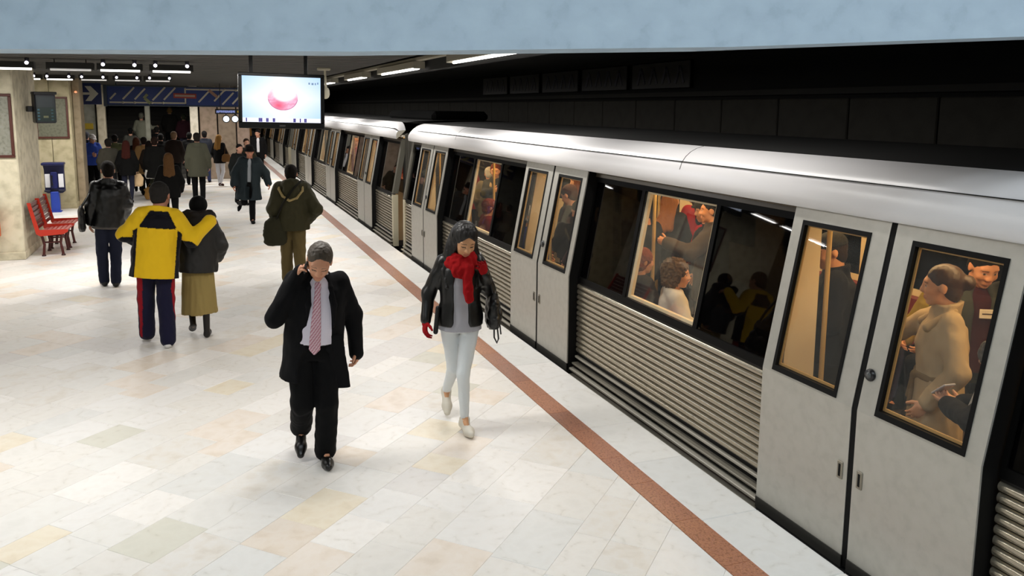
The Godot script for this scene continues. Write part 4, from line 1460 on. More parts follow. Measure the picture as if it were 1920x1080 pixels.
func rig(o: Dictionary) -> Dictionary:
	var fem: bool = o.get("fem", false)
	var sw := 0.165 if fem else 0.185
	var J := {
		"pel": Vector3(0, 0.95, 0), "neck": Vector3(0, 1.475, -0.012),
		"kneeL": Vector3(0.095, 0.50, 0.03), "kneeR": Vector3(-0.095, 0.50, 0.03),
		"ankL": Vector3(0.10, 0.085, -0.03), "ankR": Vector3(-0.10, 0.085, -0.03),
		"toeL": Vector3(0.135, 0.035, 0.15), "toeR": Vector3(-0.135, 0.035, 0.15)}
	var j: Dictionary = o.get("j", {})
	J.merge(j, true)
	var y: Vector3 = (J.neck - J.pel).normalized()
	var tw: float = deg_to_rad(o.get("twist", 0.0))
	var fz := Vector3(sin(tw), 0, cos(tw))
	var x := y.cross(fz).normalized()
	var T := Transform3D(Basis(x, y, x.cross(y)), J.pel)
	J["T"] = T
	var rest := {"shL": T * Vector3(sw, 0.46, -0.012), "shR": T * Vector3(-sw, 0.46, -0.012), "hipL": J.pel + Vector3(0.088, -0.03, 0), "hipR": J.pel + Vector3(-0.088, -0.03, 0)}
	for k in rest:
		if not j.has(k):
			J[k] = rest[k]
	for s in ["L", "R"]:
		var d := 1.0 if s == "L" else -1.0
		if not j.has("el" + s):
			J["el" + s] = J["sh" + s] + T.basis * Vector3(0.055 * d, -0.28, -0.03)
		if not j.has("wr" + s):
			J["wr" + s] = J["el" + s] + T.basis * Vector3(0.01 * d, -0.245, 0.06)
		if not j.has("hd" + s):
			J["hd" + s] = (J["wr" + s] - J["el" + s]).normalized()
		if not j.has("pn" + s):
			J["pn" + s] = T.basis * Vector3(-d, 0, 0)
		# square the palm to the hand's direction
		var pn: Vector3 = J["pn" + s]
		var hd: Vector3 = J["hd" + s].normalized()
		J["hd" + s] = hd
		J["pn" + s] = (pn - hd * pn.dot(hd)).normalized()
	var a: Vector3 = o.get("head", Vector3.ZERO)   # pitch (down +), yaw (to the left +), roll
	var HB := Basis(Vector3.UP, deg_to_rad(a.y) + tw) * Basis(Vector3.RIGHT, deg_to_rad(a.x)) * Basis(Vector3.BACK, deg_to_rad(a.z))
	J["H"] = Transform3D(HB, J.neck + T.basis.y * 0.032 + HB * Vector3(0, 0.12, 0.022))
	return J

func hand_prims(w: Vector3, dir: Vector3, pn: Vector3, side: float, curl := 0.35, thumb := 0.4) -> Array:
	var th := -dir.cross(pn) * side
	var out := [cap(w - dir * 0.04, w + dir * 0.02, 0.027, 0.028), egg(w + dir * 0.05, Vector3(0.041, 0.052, 0.0175), Basis(th, dir, th.cross(dir)))]
	var lens := [0.072, 0.080, 0.075, 0.060]
	for f in 4:
		var p := w + dir * (0.082 if f in [1, 2] else 0.075) + th * (0.029 - 0.0195 * f)
		var d := (dir + th * (0.10 - 0.065 * f)).normalized()
		var r := 0.0092 if f < 3 else 0.0082
		p -= d * 0.02
		for seg in 3:
			var ang := curl * (0.7 if seg == 0 else 1.25)
			d = (d * cos(ang) + pn * sin(ang)).normalized() if seg == 0 else _bend(d, pn, dir, ang)
			var l: float = lens[f] * [0.58, 0.34, 0.28][seg]
			out.append(cap(p, p + d * l, r, r * 0.92))
			p += d * l
			r *= 0.92
	var tp := w + dir * 0.018 + th * 0.026 + pn * 0.006
	var td := (dir * 0.62 + th * 0.62 + pn * thumb).normalized()
	out.append(cap(tp, tp + td * 0.045, 0.0135, 0.0115))
	var td2 := (td + dir * 0.5 + pn * thumb * 0.5).normalized()
	out.append(cap(tp + td * 0.045, tp + td * 0.045 + td2 * 0.032, 0.0112, 0.009))
	return out

func _bend(d: Vector3, pn: Vector3, dir: Vector3, ang: float) -> Vector3:
	var axis := dir.cross(pn).normalized()
	return d.rotated(axis, ang)

var HS := 1.07   # size of the head

func head_prims(H: Transform3D, fem: bool) -> Array:
	var b := H.basis
	var jaw := 0.92 if fem else 1.0
	var e := func(x, y, z, rx, ry, rz): return egg(H * (Vector3(x, y, z) * HS), Vector3(rx, ry, rz) * HS, b)
	var out := [
		e.call(0, 0.032, -0.012, 0.075, 0.087, 0.096), e.call(0, 0.0, 0.035, 0.066, 0.075, 0.060),
		e.call(0, -0.055, 0.030, 0.056 * jaw, 0.062, 0.060), e.call(0, -0.098, 0.066, 0.024, 0.018, 0.022),
		e.call(0.036, -0.028, 0.066, 0.024, 0.024, 0.024), e.call(-0.036, -0.028, 0.066, 0.024, 0.024, 0.024),
		e.call(0, 0.030, 0.078, 0.052, 0.014, 0.018), cap(H * (Vector3(0, 0.016, 0.092) * HS), H * (Vector3(0, -0.024, 0.110) * HS), 0.009, 0.013),
		e.call(0.012, -0.030, 0.102, 0.010, 0.008, 0.010), e.call(-0.012, -0.030, 0.102, 0.010, 0.008, 0.010),
		e.call(0, -0.060, 0.088, 0.024, 0.0065, 0.011), e.call(0, -0.072, 0.086, 0.020, 0.007, 0.011),
		e.call(0.076, -0.006, -0.006, 0.009, 0.031, 0.019), e.call(-0.076, -0.006, -0.006, 0.009, 0.031, 0.019)]
	return out

func head_carves(H: Transform3D) -> Array:
	return [egg(H * (Vector3(0.032, 0.003, 0.104) * HS), Vector3(0.018, 0.0105, 0.016) * HS, H.basis), egg(H * (Vector3(-0.032, 0.003, 0.104) * HS), Vector3(0.018, 0.0105, 0.016) * HS, H.basis)]

# skin: head, neck and hands finely, the covered limbs coarsely, all one mesh
func body_mesh(J: Dictionary, o: Dictionary) -> ArrayMesh:
	var fem: bool = o.get("fem", false)
	var skin: Color = lin(o.get("skin", Color(0.78, 0.58, 0.47)))
	var brow: Color = lin(o.get("brow", Color(0.16, 0.11, 0.08)))
	var lip := skin.lerp(lin(Color(0.62, 0.26, 0.24)), 0.6 if fem else 0.3)
	var H: Transform3D = J.H
	var inv := H.affine_inverse()
	var hs := HS
	var lids: bool = o.get("lids", false)
	var face := func(p: Vector3) -> Color:
		var q := (inv * p) / hs
		var ax := absf(q.x)
		if q.z > 0.05:
			if lids:
				if absf(ax - 0.032) < 0.016 and absf(q.y + 0.003) < 0.0035:
					return brow
			elif Vector2(ax - 0.032, q.y - 0.002).length() < 0.0065:
				return Color(0.02, 0.015, 0.012)
			elif Vector2((ax - 0.032) / 1.9, q.y - 0.002).length() < 0.0065:
				return Color(0.45, 0.42, 0.39)
			if absf(ax - 0.034) < 0.019 and absf(q.y - 0.027 + absf(ax - 0.026) * 0.22) < 0.0042:
				return brow.lerp(skin, 0.25)
			if ax < 0.024 and absf(q.y + 0.0655) < 0.011 and q.z > 0.08:
				return lip
		return skin
	var hc: float = o.get("hc", 0.008)
	var big: bool = o.get("hc", 0.008) > 0.012
	var T: Transform3D = J.T
	var out: Dictionary
	var k := 0.018
	var hp := head_prims(H, fem)
	hp.append(cap(H * Vector3(0, -0.06, -0.03), J.neck + T.basis.y * -0.04, 0.050 if fem else 0.057, 0.056 if fem else 0.066))
	out = sculpt(hp, hc, {"k": k, "carves": [] if big else head_carves(H), "ck": 0.008, "tint": face})
	# limbs and trunk under the clothes
	var sk := func(_p): return skin
	var p := [loft(T, [[-0.10, 0.13, 0.085], [0.12, 0.12, 0.085], [0.38, 0.14, 0.09], [0.46, 0.12, 0.07], [0.55, 0.045, 0.045]])]
	for s in ["L", "R"]:
		p.append(cap(J["sh" + s].lerp(J.neck, 0.2) - T.basis.y * 0.02, J["el" + s], 0.036, 0.033))
		p.append(cap(J["el" + s], J["wr" + s], 0.033, 0.024))
		p.append(cap(J["hip" + s], J["knee" + s], 0.068, 0.046))
		p.append(cap(J["knee" + s], J["ank" + s], 0.045, 0.033))
		p.append(cap(J["ank" + s], J["toe" + s], 0.030, 0.022))
	sculpt(p, 0.026, {"k": 0.03, "tint": sk}, out)
	for s in ["L", "R"]:
		if not o.get("nohand" + s, false):
			sculpt(hand_prims(J["wr" + s], J["hd" + s], J["pn" + s], 1.0 if s == "L" else -1.0, o.get("curl" + s, 0.35), o.get("thumb" + s, 0.35)), o.get("gc", 0.0065), {"k": 0.006, "tint": sk}, out)
	return to_mesh(out)

func torso_rings(fem: bool, puff: float, hem: float, boxy := 0.0, belly := 0.0) -> Array:
	var r := [[-0.10, 0.172, 0.122], [0.0, 0.172, 0.120], [0.13, 0.158, 0.112], [0.33, 0.182, 0.124], [0.43, 0.168, 0.104], [0.475, 0.125, 0.085], [0.535, 0.062, 0.062]]
	if fem:
		r = [[-0.10, 0.165, 0.122], [0.0, 0.165, 0.118], [0.14, 0.128, 0.098], [0.30, 0.152, 0.122], [0.42, 0.145, 0.098], [0.47, 0.105, 0.078], [0.53, 0.055, 0.055]]
	for q in r:
		var up: float = clampf((0.53 - q[0]) / 0.1, 0.25, 1.0)
		q[1] = lerpf(q[1], 0.185, boxy * (1.0 if q[0] < 0.3 else 0.0)) + puff * up
		q[2] = lerpf(q[2], 0.130, boxy * (1.0 if q[0] < 0.3 else 0.0)) + puff * up + (belly if q[0] > -0.05 and q[0] < 0.2 else 0.0)
		q.append(0.0)
		q.append(belly * 0.8 if q[0] > -0.05 and q[0] < 0.2 else 0.0)
	if hem < -0.10:
		r.push_front([hem, r[0][1] + (-0.10 - hem) * 0.07, r[0][2] + (-0.10 - hem) * 0.07, 0.0, 0.0])
	return r

# a coat, jacket or shirt; w: puff, hem (from the pelvis), boxy, sleeve (share of the forearm), open (front opening), flare, collar, hood
func top_mesh(J: Dictionary, o: Dictionary, w: Dictionary) -> ArrayMesh:
	var fem: bool = o.get("fem", false)
	var puff: float = w.get("puff", 0.02)
	var hem: float = w.get("hem", -0.12)
	var T: Transform3D = J.T
	var rings := torso_rings(fem, puff, minf(hem, -0.10) - 0.03, w.get("boxy", 0.4), w.get("belly", 0.0))
	if w.has("flare"):
		rings[0][1] += w.flare
		rings[0][2] += w.flare
	var p := [loft(T, rings)]
	var sl: float = w.get("sleeve", 0.95)
	var ap: float = w.get("arm", puff)
	for s in ["L", "R"]:
		var d := 1.0 if s == "L" else -1.0
		if w.get("cape", false):
			continue
		p.append(cap(J["sh" + s] - T.basis.x * d * 0.03, J["el" + s], 0.060 + ap, 0.046 + ap))
		if sl > 0.0:
			p.append(cap(J["el" + s], J["el" + s].lerp(J["wr" + s], sl), 0.046 + ap, 0.036 + ap))
	var cuts := [Plane(-T.basis.y, -(T * Vector3(0, hem, 0)).dot(T.basis.y))]
	if w.has("slant"):
		cuts[0] = Plane((-T.basis.y + T.basis.x * w.slant).normalized(), T * Vector3(0, hem, 0))
	var carves := []
	if w.has("open"):
		var q: float = w.open
		var ox: float = w.get("ox", 0.0)
		carves.append(egg(T * Vector3(ox, 0.16, 0.18), Vector3(q, 0.44, 0.10), T.basis))
		carves.append(egg(T * Vector3(ox * 0.4, 0.455, 0.13), Vector3(q * 0.86, 0.13, 0.085), T.basis))
		carves.append(egg(T * Vector3(ox, -0.18, 0.18), Vector3(q * 1.5, 0.24, 0.11), T.basis))
	carves.append(cap(J.neck - T.basis.y * 0.0, J.neck + T.basis.y * 0.2, 0.052 if fem else 0.060, 0.07))
	if w.has("collar"):
		p.append(cap(J.neck + T.basis * Vector3(-0.02, -0.005, -0.01), J.neck + T.basis * Vector3(0.02, 0.005 + w.collar, -0.012), 0.072 + puff * 0.5, 0.070 + puff * 0.5))
		cuts.append(Plane((T.basis.y + T.basis.z * 0.25).normalized(), J.neck + T.basis.y * w.collar))
	if w.get("hood", false):
		p.append(egg(T * Vector3(0, 0.525, -0.085), Vector3(0.142, 0.085, 0.095), T.basis))
		p.append(egg(T * Vector3(0, 0.43, -0.145), Vector3(0.115, 0.10, 0.05), T.basis))
	var op := {"k": w.get("k", 0.035), "cuts": cuts, "carves": carves, "ck": 0.006, "noise": [w.get("folds", 0.006), Vector3(9, 5, 9)]}
	if w.has("tint"):
		op["tint"] = w.tint
	return sculpted(p, w.get("cell", o.get("c", 0.014)), op)

func trousers_mesh(J: Dictionary, o: Dictionary, w: Dictionary) -> ArrayMesh:
	var T: Transform3D = J.T
	var fem: bool = o.get("fem", false)
	var e: float = w.get("ease", 0.015)
	var p := [loft(Transform3D(T.basis, J.pel), [[-0.10, 0.135 + e * 0.5, 0.10 + e], [0.0, (0.155 if fem else 0.158) + e * 0.3, 0.108 + e * 0.3], [0.10, 0.135 if fem else 0.148, 0.098]])]
	for s in ["L", "R"]:
		p.append(cap(J["hip" + s], J["knee" + s], 0.082 + e * 0.6, 0.054 + e))
		var a: Vector3 = J["ank" + s] + (J["knee" + s] - J["ank" + s]).normalized() * w.get("hem", 0.0)
		p.append(cap(J["knee" + s], a, 0.054 + e, w.get("ankle", 0.042) + e))
	var op := {"k": 0.022, "noise": [w.get("folds", 0.005), Vector3(10, 7, 10)]}
	if w.has("tint"):
		op["tint"] = w.tint
	return sculpted(p, w.get("cell", o.get("c", 0.014)), op)

func skirt_mesh(J: Dictionary, o: Dictionary, w: Dictionary) -> ArrayMesh:
	var pel: Vector3 = J.pel
	var h: float = w.get("hem", 0.32)
	var f: float = w.get("flare", 0.05)
	return sculpted([loft(Transform3D(Basis(), Vector3(pel.x, 0, pel.z)), [[h, 0.165 + f, 0.145 + f], [0.55, 0.172 + f * 0.5, 0.14 + f * 0.4], [0.88, 0.175, 0.125], [1.06, 0.135, 0.10]])], o.get("c", 0.014), {"noise": [0.012, Vector3(12, 1.5, 12)], "k": 0.02})

func shoe_mesh(J: Dictionary, o: Dictionary, w: Dictionary, s: String) -> ArrayMesh:
	var ank: Vector3 = J["ank" + s]
	var toe: Vector3 = J["toe" + s]
	var d := (toe - ank)
	var up := Vector3.UP if absf(d.normalized().y) < 0.35 else (Vector3.UP - d.normalized() * d.normalized().y).normalized()
	var flat := (d - up * d.dot(up)).normalized()
	var heel := ank - flat * 0.028 - up * 0.042
	var ball := toe - flat * 0.045
	var p := [cap(heel, ball, 0.036, 0.040), cap(ball, toe + flat * 0.015, 0.040, 0.028), cap(heel, ank + up * w.get("shaft", 0.0), 0.036, 0.044)]
	return sculpted(p, o.get("sc", 0.010), {"k": 0.03, "cuts": [Plane(-up, toe - up * 0.033)]})

func hair_mesh(J: Dictionary, o: Dictionary, style: String) -> ArrayMesh:
	var H: Transform3D = J.H
	var b := H.basis
	var T: Transform3D = J.T
	var e := func(x, y, z, rx, ry, rz): return egg(H * (Vector3(x, y, z) * HS), Vector3(rx, ry, rz) * HS, b)
	var p := [e.call(0, 0.040, -0.018, 0.084, 0.091, 0.102), e.call(0, -0.03, -0.052, 0.068, 0.07, 0.054)]
	var ear := [e.call(0.088, -0.014, 0.002, 0.022, 0.032, 0.026), e.call(-0.088, -0.014, 0.002, 0.022, 0.032, 0.026)]
	var carves := [e.call(0, -0.042, 0.098, 0.074, 0.098, 0.072)] + ear
	var cuts := [Plane(b * Vector3(0, -0.90, 0.43), H * Vector3(0, -0.092, -0.05))]
	var noise := 0.004
	var nf := Vector3(30, 30, 30)
	match style:
		"thin":
			p = [e.call(0, 0.036, -0.018, 0.083, 0.090, 0.101), e.call(0, -0.03, -0.052, 0.068, 0.07, 0.054)]
			carves[0] = e.call(0, -0.018, 0.108, 0.074, 0.112, 0.068)
			noise = 0.004
		"bob":
			p.append(e.call(0, -0.02, -0.04, 0.092, 0.115, 0.080))
			cuts = [Plane(b * Vector3(0, -1, 0.1), H * Vector3(0, -0.13, -0.05))]
			nf = Vector3(45, 8, 45)
			noise = 0.006
		"long":
			p.append(e.call(0, -0.02, -0.045, 0.090, 0.11, 0.075))
			p.append(cap(H * Vector3(0.045, -0.03, -0.055), T * Vector3(0.075, 0.36, -0.135), 0.058, 0.045))
			p.append(cap(H * Vector3(-0.045, -0.03, -0.055), T * Vector3(-0.075, 0.36, -0.135), 0.058, 0.045))
			p.append(cap(H * Vector3(0, -0.03, -0.065), T * Vector3(0.0, 0.34, -0.145), 0.055, 0.05))
			cuts = []
			nf = Vector3(40, 7, 40)
			noise = 0.008
		"loose":   # long hair falling in front of the shoulders
			p = [e.call(0, 0.044, -0.018, 0.094, 0.098, 0.107), e.call(0, -0.02, -0.045, 0.104, 0.125, 0.084)]
			for s in [-1.0, 1.0]:
				p.append(cap(H * Vector3(0.070 * s, 0.0, 0.0), H * Vector3(0.088 * s, -0.12, 0.0), 0.030, 0.034))
				p.append(cap(H * Vector3(0.088 * s, -0.12, -0.01), T * Vector3(0.125 * s, 0.40, 0.035), 0.036, 0.034))
				p.append(cap(T * Vector3(0.125 * s, 0.40, 0.035), T * Vector3(0.115 * s, 0.28, 0.10), 0.034, 0.018))
				p.append(cap(H * Vector3(0.05 * s, -0.05, -0.06), T * Vector3(0.09 * s, 0.36, -0.13), 0.055, 0.04))
				p.append(cap(H * Vector3(0.092 * s, -0.06, -0.03), T * Vector3(0.14 * s, 0.44, -0.04), 0.034, 0.030))
				p.append(cap(T * Vector3(0.14 * s, 0.44, -0.04), T * Vector3(0.175 * s, 0.34, 0.0), 0.030, 0.012))
			carves = [e.call(0, -0.034, 0.106, 0.060, 0.112, 0.070), e.call(0, 0.03, 0.118, 0.016, 0.075, 0.045)]
			cuts = []
			nf = Vector3(60, 6, 60)
			noise = 0.007
		"bun":
			p.append(e.call(0, 0.02, -0.135, 0.044, 0.044, 0.038))
			nf = Vector3(35, 20, 35)
		"curly":
			p = [e.call(0, 0.035, -0.025, 0.112, 0.112, 0.122), e.call(0, -0.055, -0.05, 0.108, 0.085, 0.085)]
			carves = [e.call(0, -0.045, 0.105, 0.066, 0.10, 0.070)]
			cuts = []
			noise = 0.022
			nf = Vector3(26, 26, 26)
		"round":
			p = [e.call(0, 0.035, -0.020, 0.098, 0.100, 0.112), e.call(0, -0.045, -0.045, 0.090, 0.06, 0.07)]
			cuts = []
			noise = 0.010
	# strands: lighter and darker hairs
	var fn := FastNoiseLite.new()
	fn.seed = 21
	fn.frequency = 1.0
	fn.fractal_octaves = 2
	var hi := H.affine_inverse()
	var strands := func(q: Vector3) -> Color:
		var l := hi * q
		var n := fn.get_noise_3d(l.x * 120.0, l.y * 26.0, l.z * 40.0) * 0.9 + 0.15
		var v := clampf(1.0 + n * 0.5, 0.5, 1.6)
		return Color(v, v, v)
	return sculpted(p, o.get("hac", o.get("hc", 0.008)), {"k": 0.03, "carves": carves, "ck": 0.012, "cuts": cuts, "noise": [noise, nf], "tint": strands})

func hat_mesh(J: Dictionary, o: Dictionary, style: String) -> ArrayMesh:
	var H: Transform3D = J.H
	var b := H.basis
	var e := func(x, y, z, rx, ry, rz): return egg(H * (Vector3(x, y, z) * HS), Vector3(rx, ry, rz) * HS, b)
	var p := []
	var cuts := [Plane(b * Vector3(0, -1, 0.0), H * Vector3(0, 0.04, 0))]
	match style:
		"cap":
			p = [e.call(0, 0.045, -0.015, 0.091, 0.092, 0.108), e.call(0, 0.056, 0.115, 0.066, 0.016, 0.072)]
		"flat":
			p = [e.call(0, 0.075, 0.0, 0.094, 0.055, 0.122), e.call(0, 0.06, 0.105, 0.06, 0.018, 0.045)]
		"brim":
			p = [loft(H, [[0.055, 0.092, 0.108], [0.10, 0.088, 0.104], [0.155, 0.080, 0.095], [0.165, 0.06, 0.07]]), loft(H, [[0.050, 0.135, 0.150], [0.062, 0.128, 0.145]])]
		"beanie":
			p = [e.call(0, 0.038, -0.018, 0.096, 0.104, 0.114)]
			cuts = [Plane(b * Vector3(0, -0.95, 0.3), H * Vector3(0, -0.03, 0))]
	return sculpted(p, o.get("hac", o.get("hc", 0.008)), {"k": 0.012, "cuts": cuts, "noise": [0.002, Vector3(20, 20, 20)]})

func cloth(c: Color, rough := 0.9) -> StandardMaterial3D:
	var key := "cloth %s %.2f" % [c.to_html(), rough]
	if mats.has(key):
		return mats[key]
	var m := StandardMaterial3D.new()
	m.albedo_color = c
	m.roughness = rough
	m.metallic_specular = 0.3 if rough > 0.6 else 0.5
	m.rim_enabled = rough > 0.6
	m.rim = 0.15
	m.rim_tint = 0.7
	m.vertex_color_use_as_albedo = true
	mats[key] = m
	return m

# o: see rig; wear: list of [part name, kind, colour, options]
func figure(label: String, at: Vector3, turn: float, o: Dictionary, group := "") -> Node3D:
	HS = o.get("hs", 1.07)
	var J := rig(o)
	var t := thing("person", label, "person", at, deg_to_rad(turn), group)
	t.scale = Vector3.ONE * (o.get("h", 1.75) / 1.75)
	var sm: StandardMaterial3D = mats.get("skin")
	if sm == null:
		sm = StandardMaterial3D.new()
		sm.vertex_color_use_as_albedo = true
		sm.roughness = 0.55
		sm.subsurf_scatter_enabled = true
		sm.subsurf_scatter_strength = 0.05
		mats["skin"] = sm
	obj("body", body_mesh(J, o), sm, t)
	for w in o.wear:
		var opt: Dictionary = w[3] if w.size() > 3 else {}
		var m: ArrayMesh
		match w[1]:
			"top": m = top_mesh(J, o, opt)
			"trousers": m = trousers_mesh(J, o, opt)
			"skirt": m = skirt_mesh(J, o, opt)
			"shoes":
				for s in ["L", "R"]:
					obj(w[0], shoe_mesh(J, o, opt, s), cloth(w[2], opt.get("rough", 0.9)), t)
				continue
			"hair": m = hair_mesh(J, o, opt.get("style", "short"))
			"hat": m = hat_mesh(J, o, opt.get("style", "cap"))
			"prims": m = sculpted(opt.make.call(J), opt.get("cell", o.get("c", 0.014)), opt)
			"mesh": m = opt.make.call(J)
		obj(w[0], m, cloth(w[2], opt.get("rough", 0.9)), t)
	return t

# the same figure again in other clothes
func again(src: Node3D, label: String, at: Vector3, turn: float, h: float, colours: Dictionary, group := "") -> Node3D:
	var r: Node3D = src.duplicate()
	r.name = numbered("person")
	add_child(r)
	r.position = at
	r.rotation = Vector3(0, deg_to_rad(turn), 0)
	r.scale = Vector3.ONE * (h / 1.75)
	r.remove_meta("group") if r.has_meta("group") else null
	tag(r, label, "person", group)
	for c in r.get_children():
		var n := String(c.name).rstrip("0123456789")
		if colours.has(n):
			if colours[n] == null:
				r.remove_child(c)
				c.free()
			else:
				c.material_override = cloth(colours[n], 0.9)
	return r

# ================================================================ people on the platform
func _people() -> void:
	_businessman()
	_scarf_woman()
	_couple()
	_leather_man()
	_hooded_man()
	_hat_man()
	_crowd()

func strap(called: String, pts: Array, r: float, c: Color, parent: Node) -> void:
	obj(called, tube(pts, r, 8), cloth(c, 0.6), parent)

func _businessman() -> void:
	var stripes := func(p: Vector3) -> Color:
		var s := fposmod((p.y * 0.75 - p.x * 1.0) * 46.0, 1.0)
		return lin(Color(0.83, 0.74, 0.77)) if s < 0.42 else (lin(Color(0.74, 0.52, 0.58)) if s < 0.82 else lin(Color(0.56, 0.30, 0.37)))
	var tie := func(J):
		return [loft(J.T, [[-0.035, 0.006, 0.012, 0.0, 0.164], [0.005, 0.042, 0.012, 0.0, 0.166], [0.09, 0.040, 0.012, 0.0, 0.162], [0.14, 0.038, 0.012, 0.0, 0.158], [0.22, 0.034, 0.012, 0.0, 0.147], [0.36, 0.025, 0.012, 0.0, 0.135], [0.43, 0.020, 0.013, 0.0, 0.118], [0.455, 0.024, 0.016, 0.0, 0.106], [0.485, 0.021, 0.016, 0.0, 0.088]])]
	var collar := func(J):
		var out := []
		for s in [-1.0, 1.0]:
			out.append(cap(J.T * Vector3(0.055 * s, 0.525, 0.02), J.T * Vector3(0.012 * s, 0.478, 0.085), 0.016, 0.012))
			out.append(cap(J.T * Vector3(0.055 * s, 0.525, 0.02), J.T * Vector3(0.050 * s, 0.53, -0.04), 0.016, 0.014))
			out.append(cap(J.T * Vector3(0.012 * s, 0.478, 0.085), J.T * Vector3(0.045 * s, 0.425, 0.100), 0.012, 0.008))
		return out
	var lapel := func(J, s):
		var T: Transform3D = J.T
		var x := 0.030
		var e := 0.098
		return sculpted([cap(T * Vector3(x + e * s, 0.16, 0.135), T * Vector3(x + (e - 0.008) * s, 0.33, 0.138), 0.006, 0.020), cap(T * Vector3(x + (e - 0.008) * s, 0.33, 0.138), T * Vector3(x * 0.5 + 0.078 * s, 0.445, 0.098), 0.020, 0.017), cap(T * Vector3(x * 0.5 + 0.078 * s, 0.445, 0.098), T * Vector3(0.072 * s, 0.525, 0.0), 0.017, 0.016)], 0.006, {"k": 0.012})
	var flap := func(J):   # the open front swinging out on his left
		return [loft(J.T, [[-0.32, 0.065, 0.014, 0.215, 0.10], [-0.22, 0.075, 0.018, 0.19, 0.10], [-0.05, 0.06, 0.02, 0.165, 0.11], [0.10, 0.05, 0.02, 0.15, 0.115]])]
	var o := {"h": 1.72, "c": 0.010, "hc": 0.0045, "gc": 0.0042, "sc": 0.007, "head": Vector3(34, -6, -9), "lids": true, "skin": Color(0.80, 0.58, 0.46), "brow": Color(0.35, 0.28, 0.22),
		"curlR": 0.62, "thumbR": 0.55, "curlL": 0.5,
		"j": {"pel": Vector3(0.02, 0.94, 0.0), "neck": Vector3(0.058, 1.445, 0.05), "hipL": Vector3(0.115, 0.90, 0.0), "hipR": Vector3(-0.075, 0.90, 0.0),
			"kneeL": Vector3(0.10, 0.49, 0.05), "ankL": Vector3(0.085, 0.085, -0.04), "toeL": Vector3(0.095, 0.035, 0.15),
			"kneeR": Vector3(-0.075, 0.49, 0.03), "ankR": Vector3(-0.085, 0.21, -0.24), "toeR": Vector3(-0.095, 0.06, -0.09),
			"elR": Vector3(-0.235, 1.165, 0.10), "wrR": Vector3(-0.075, 1.375, 0.175), "hdR": Vector3(0.10, 0.95, -0.22), "pnR": Vector3(0.85, -0.1, 0.25),
			"elL": Vector3(0.315, 1.11, -0.06), "wrL": Vector3(0.33, 0.84, -0.07)},
		"wear": [["shirt", "top", Color(0.84, 0.82, 0.87), {"puff": 0.006, "hem": 0.03, "belly": 0.02, "sleeve": 0.9, "folds": 0.003}],
			["shirt_collar", "prims", Color(0.86, 0.84, 0.88), {"make": collar, "cell": 0.006, "k": 0.012}],
			["necktie", "prims", Color.WHITE, {"make": tie, "cell": 0.005, "k": 0.01, "tint": stripes, "rough": 0.55}],
			["suit_trousers", "trousers", Color(0.028, 0.028, 0.034), {"ease": 0.028, "ankle": 0.052, "folds": 0.008}],
			["belt", "mesh", Color(0.02, 0.02, 0.02), {"make": func(J): return sculpted([loft(J.T, [[0.015, 0.168, 0.137, 0.0, 0.008], [0.05, 0.168, 0.137, 0.0, 0.008]])], 0.010, {}), "rough": 0.4}],
			["suit_jacket", "top", Color(0.036, 0.036, 0.046), {"puff": 0.030, "hem": -0.27, "open": 0.098, "ox": 0.030, "boxy": 0.8, "sleeve": 1.12, "arm": 0.018, "belly": 0.0, "flare": 0.012, "folds": 0.008}],
			["jacket_lapel", "mesh", Color(0.040, 0.040, 0.052), {"make": func(J): return lapel.call(J, 1.0)}], ["jacket_lapel", "mesh", Color(0.040, 0.040, 0.052), {"make": func(J): return lapel.call(J, -1.0)}],
			["jacket_flap", "prims", Color(0.036, 0.036, 0.046), {"make": flap, "cell": 0.009, "k": 0.01}],
			["shoe", "shoes", Color(0.02, 0.02, 0.02), {"rough": 0.35}],
			["hair", "hair", Color(0.25, 0.215, 0.17), {"style": "thin", "rough": 0.55}]]}
	# the hand goes to where the ear is
	var H: Transform3D = rig(o).H
	o.j.wrR = H * Vector3(-0.135, -0.125, 0.055)
	o.j.hdR = H.basis * Vector3(0.12, 0.95, -0.22)
	o.j.pnR = H.basis * Vector3(0.95, 0.0, 0.2)
	o.j.elR = Vector3(-0.245, 1.155, 0.10)
	var at := Vector3(0.69, 0, -5.93)
	var t := figure("balding businessman in dark suit and pink striped tie, phone at his ear", at, -5.0, o)
	var J := rig(o)
	var ph := thing("mobile_phone", "small black mobile phone held to the businessman's ear", "phone", t.transform * (J.wrR + J.hdR * 0.085 + J.pnR * 0.035))
	var b := Basis(J.hdR.cross(J.pnR).normalized(), J.hdR, J.hdR.cross(J.pnR).normalized().cross(J.hdR))
	ph.basis = t.basis.orthonormalized() * b
	obj("case", bevel(Vector3(-0.024, -0.055, -0.009), Vector3(0.024, 0.055, 0.009), 0.005), mat(Color(0.02, 0.02, 0.025), 0.3), ph)
	obj("screen", bevel(Vector3(-0.019, -0.02, -0.0105), Vector3(0.019, 0.048, -0.008), 0.002), mat(Color(0.06, 0.07, 0.08), 0.1), ph)

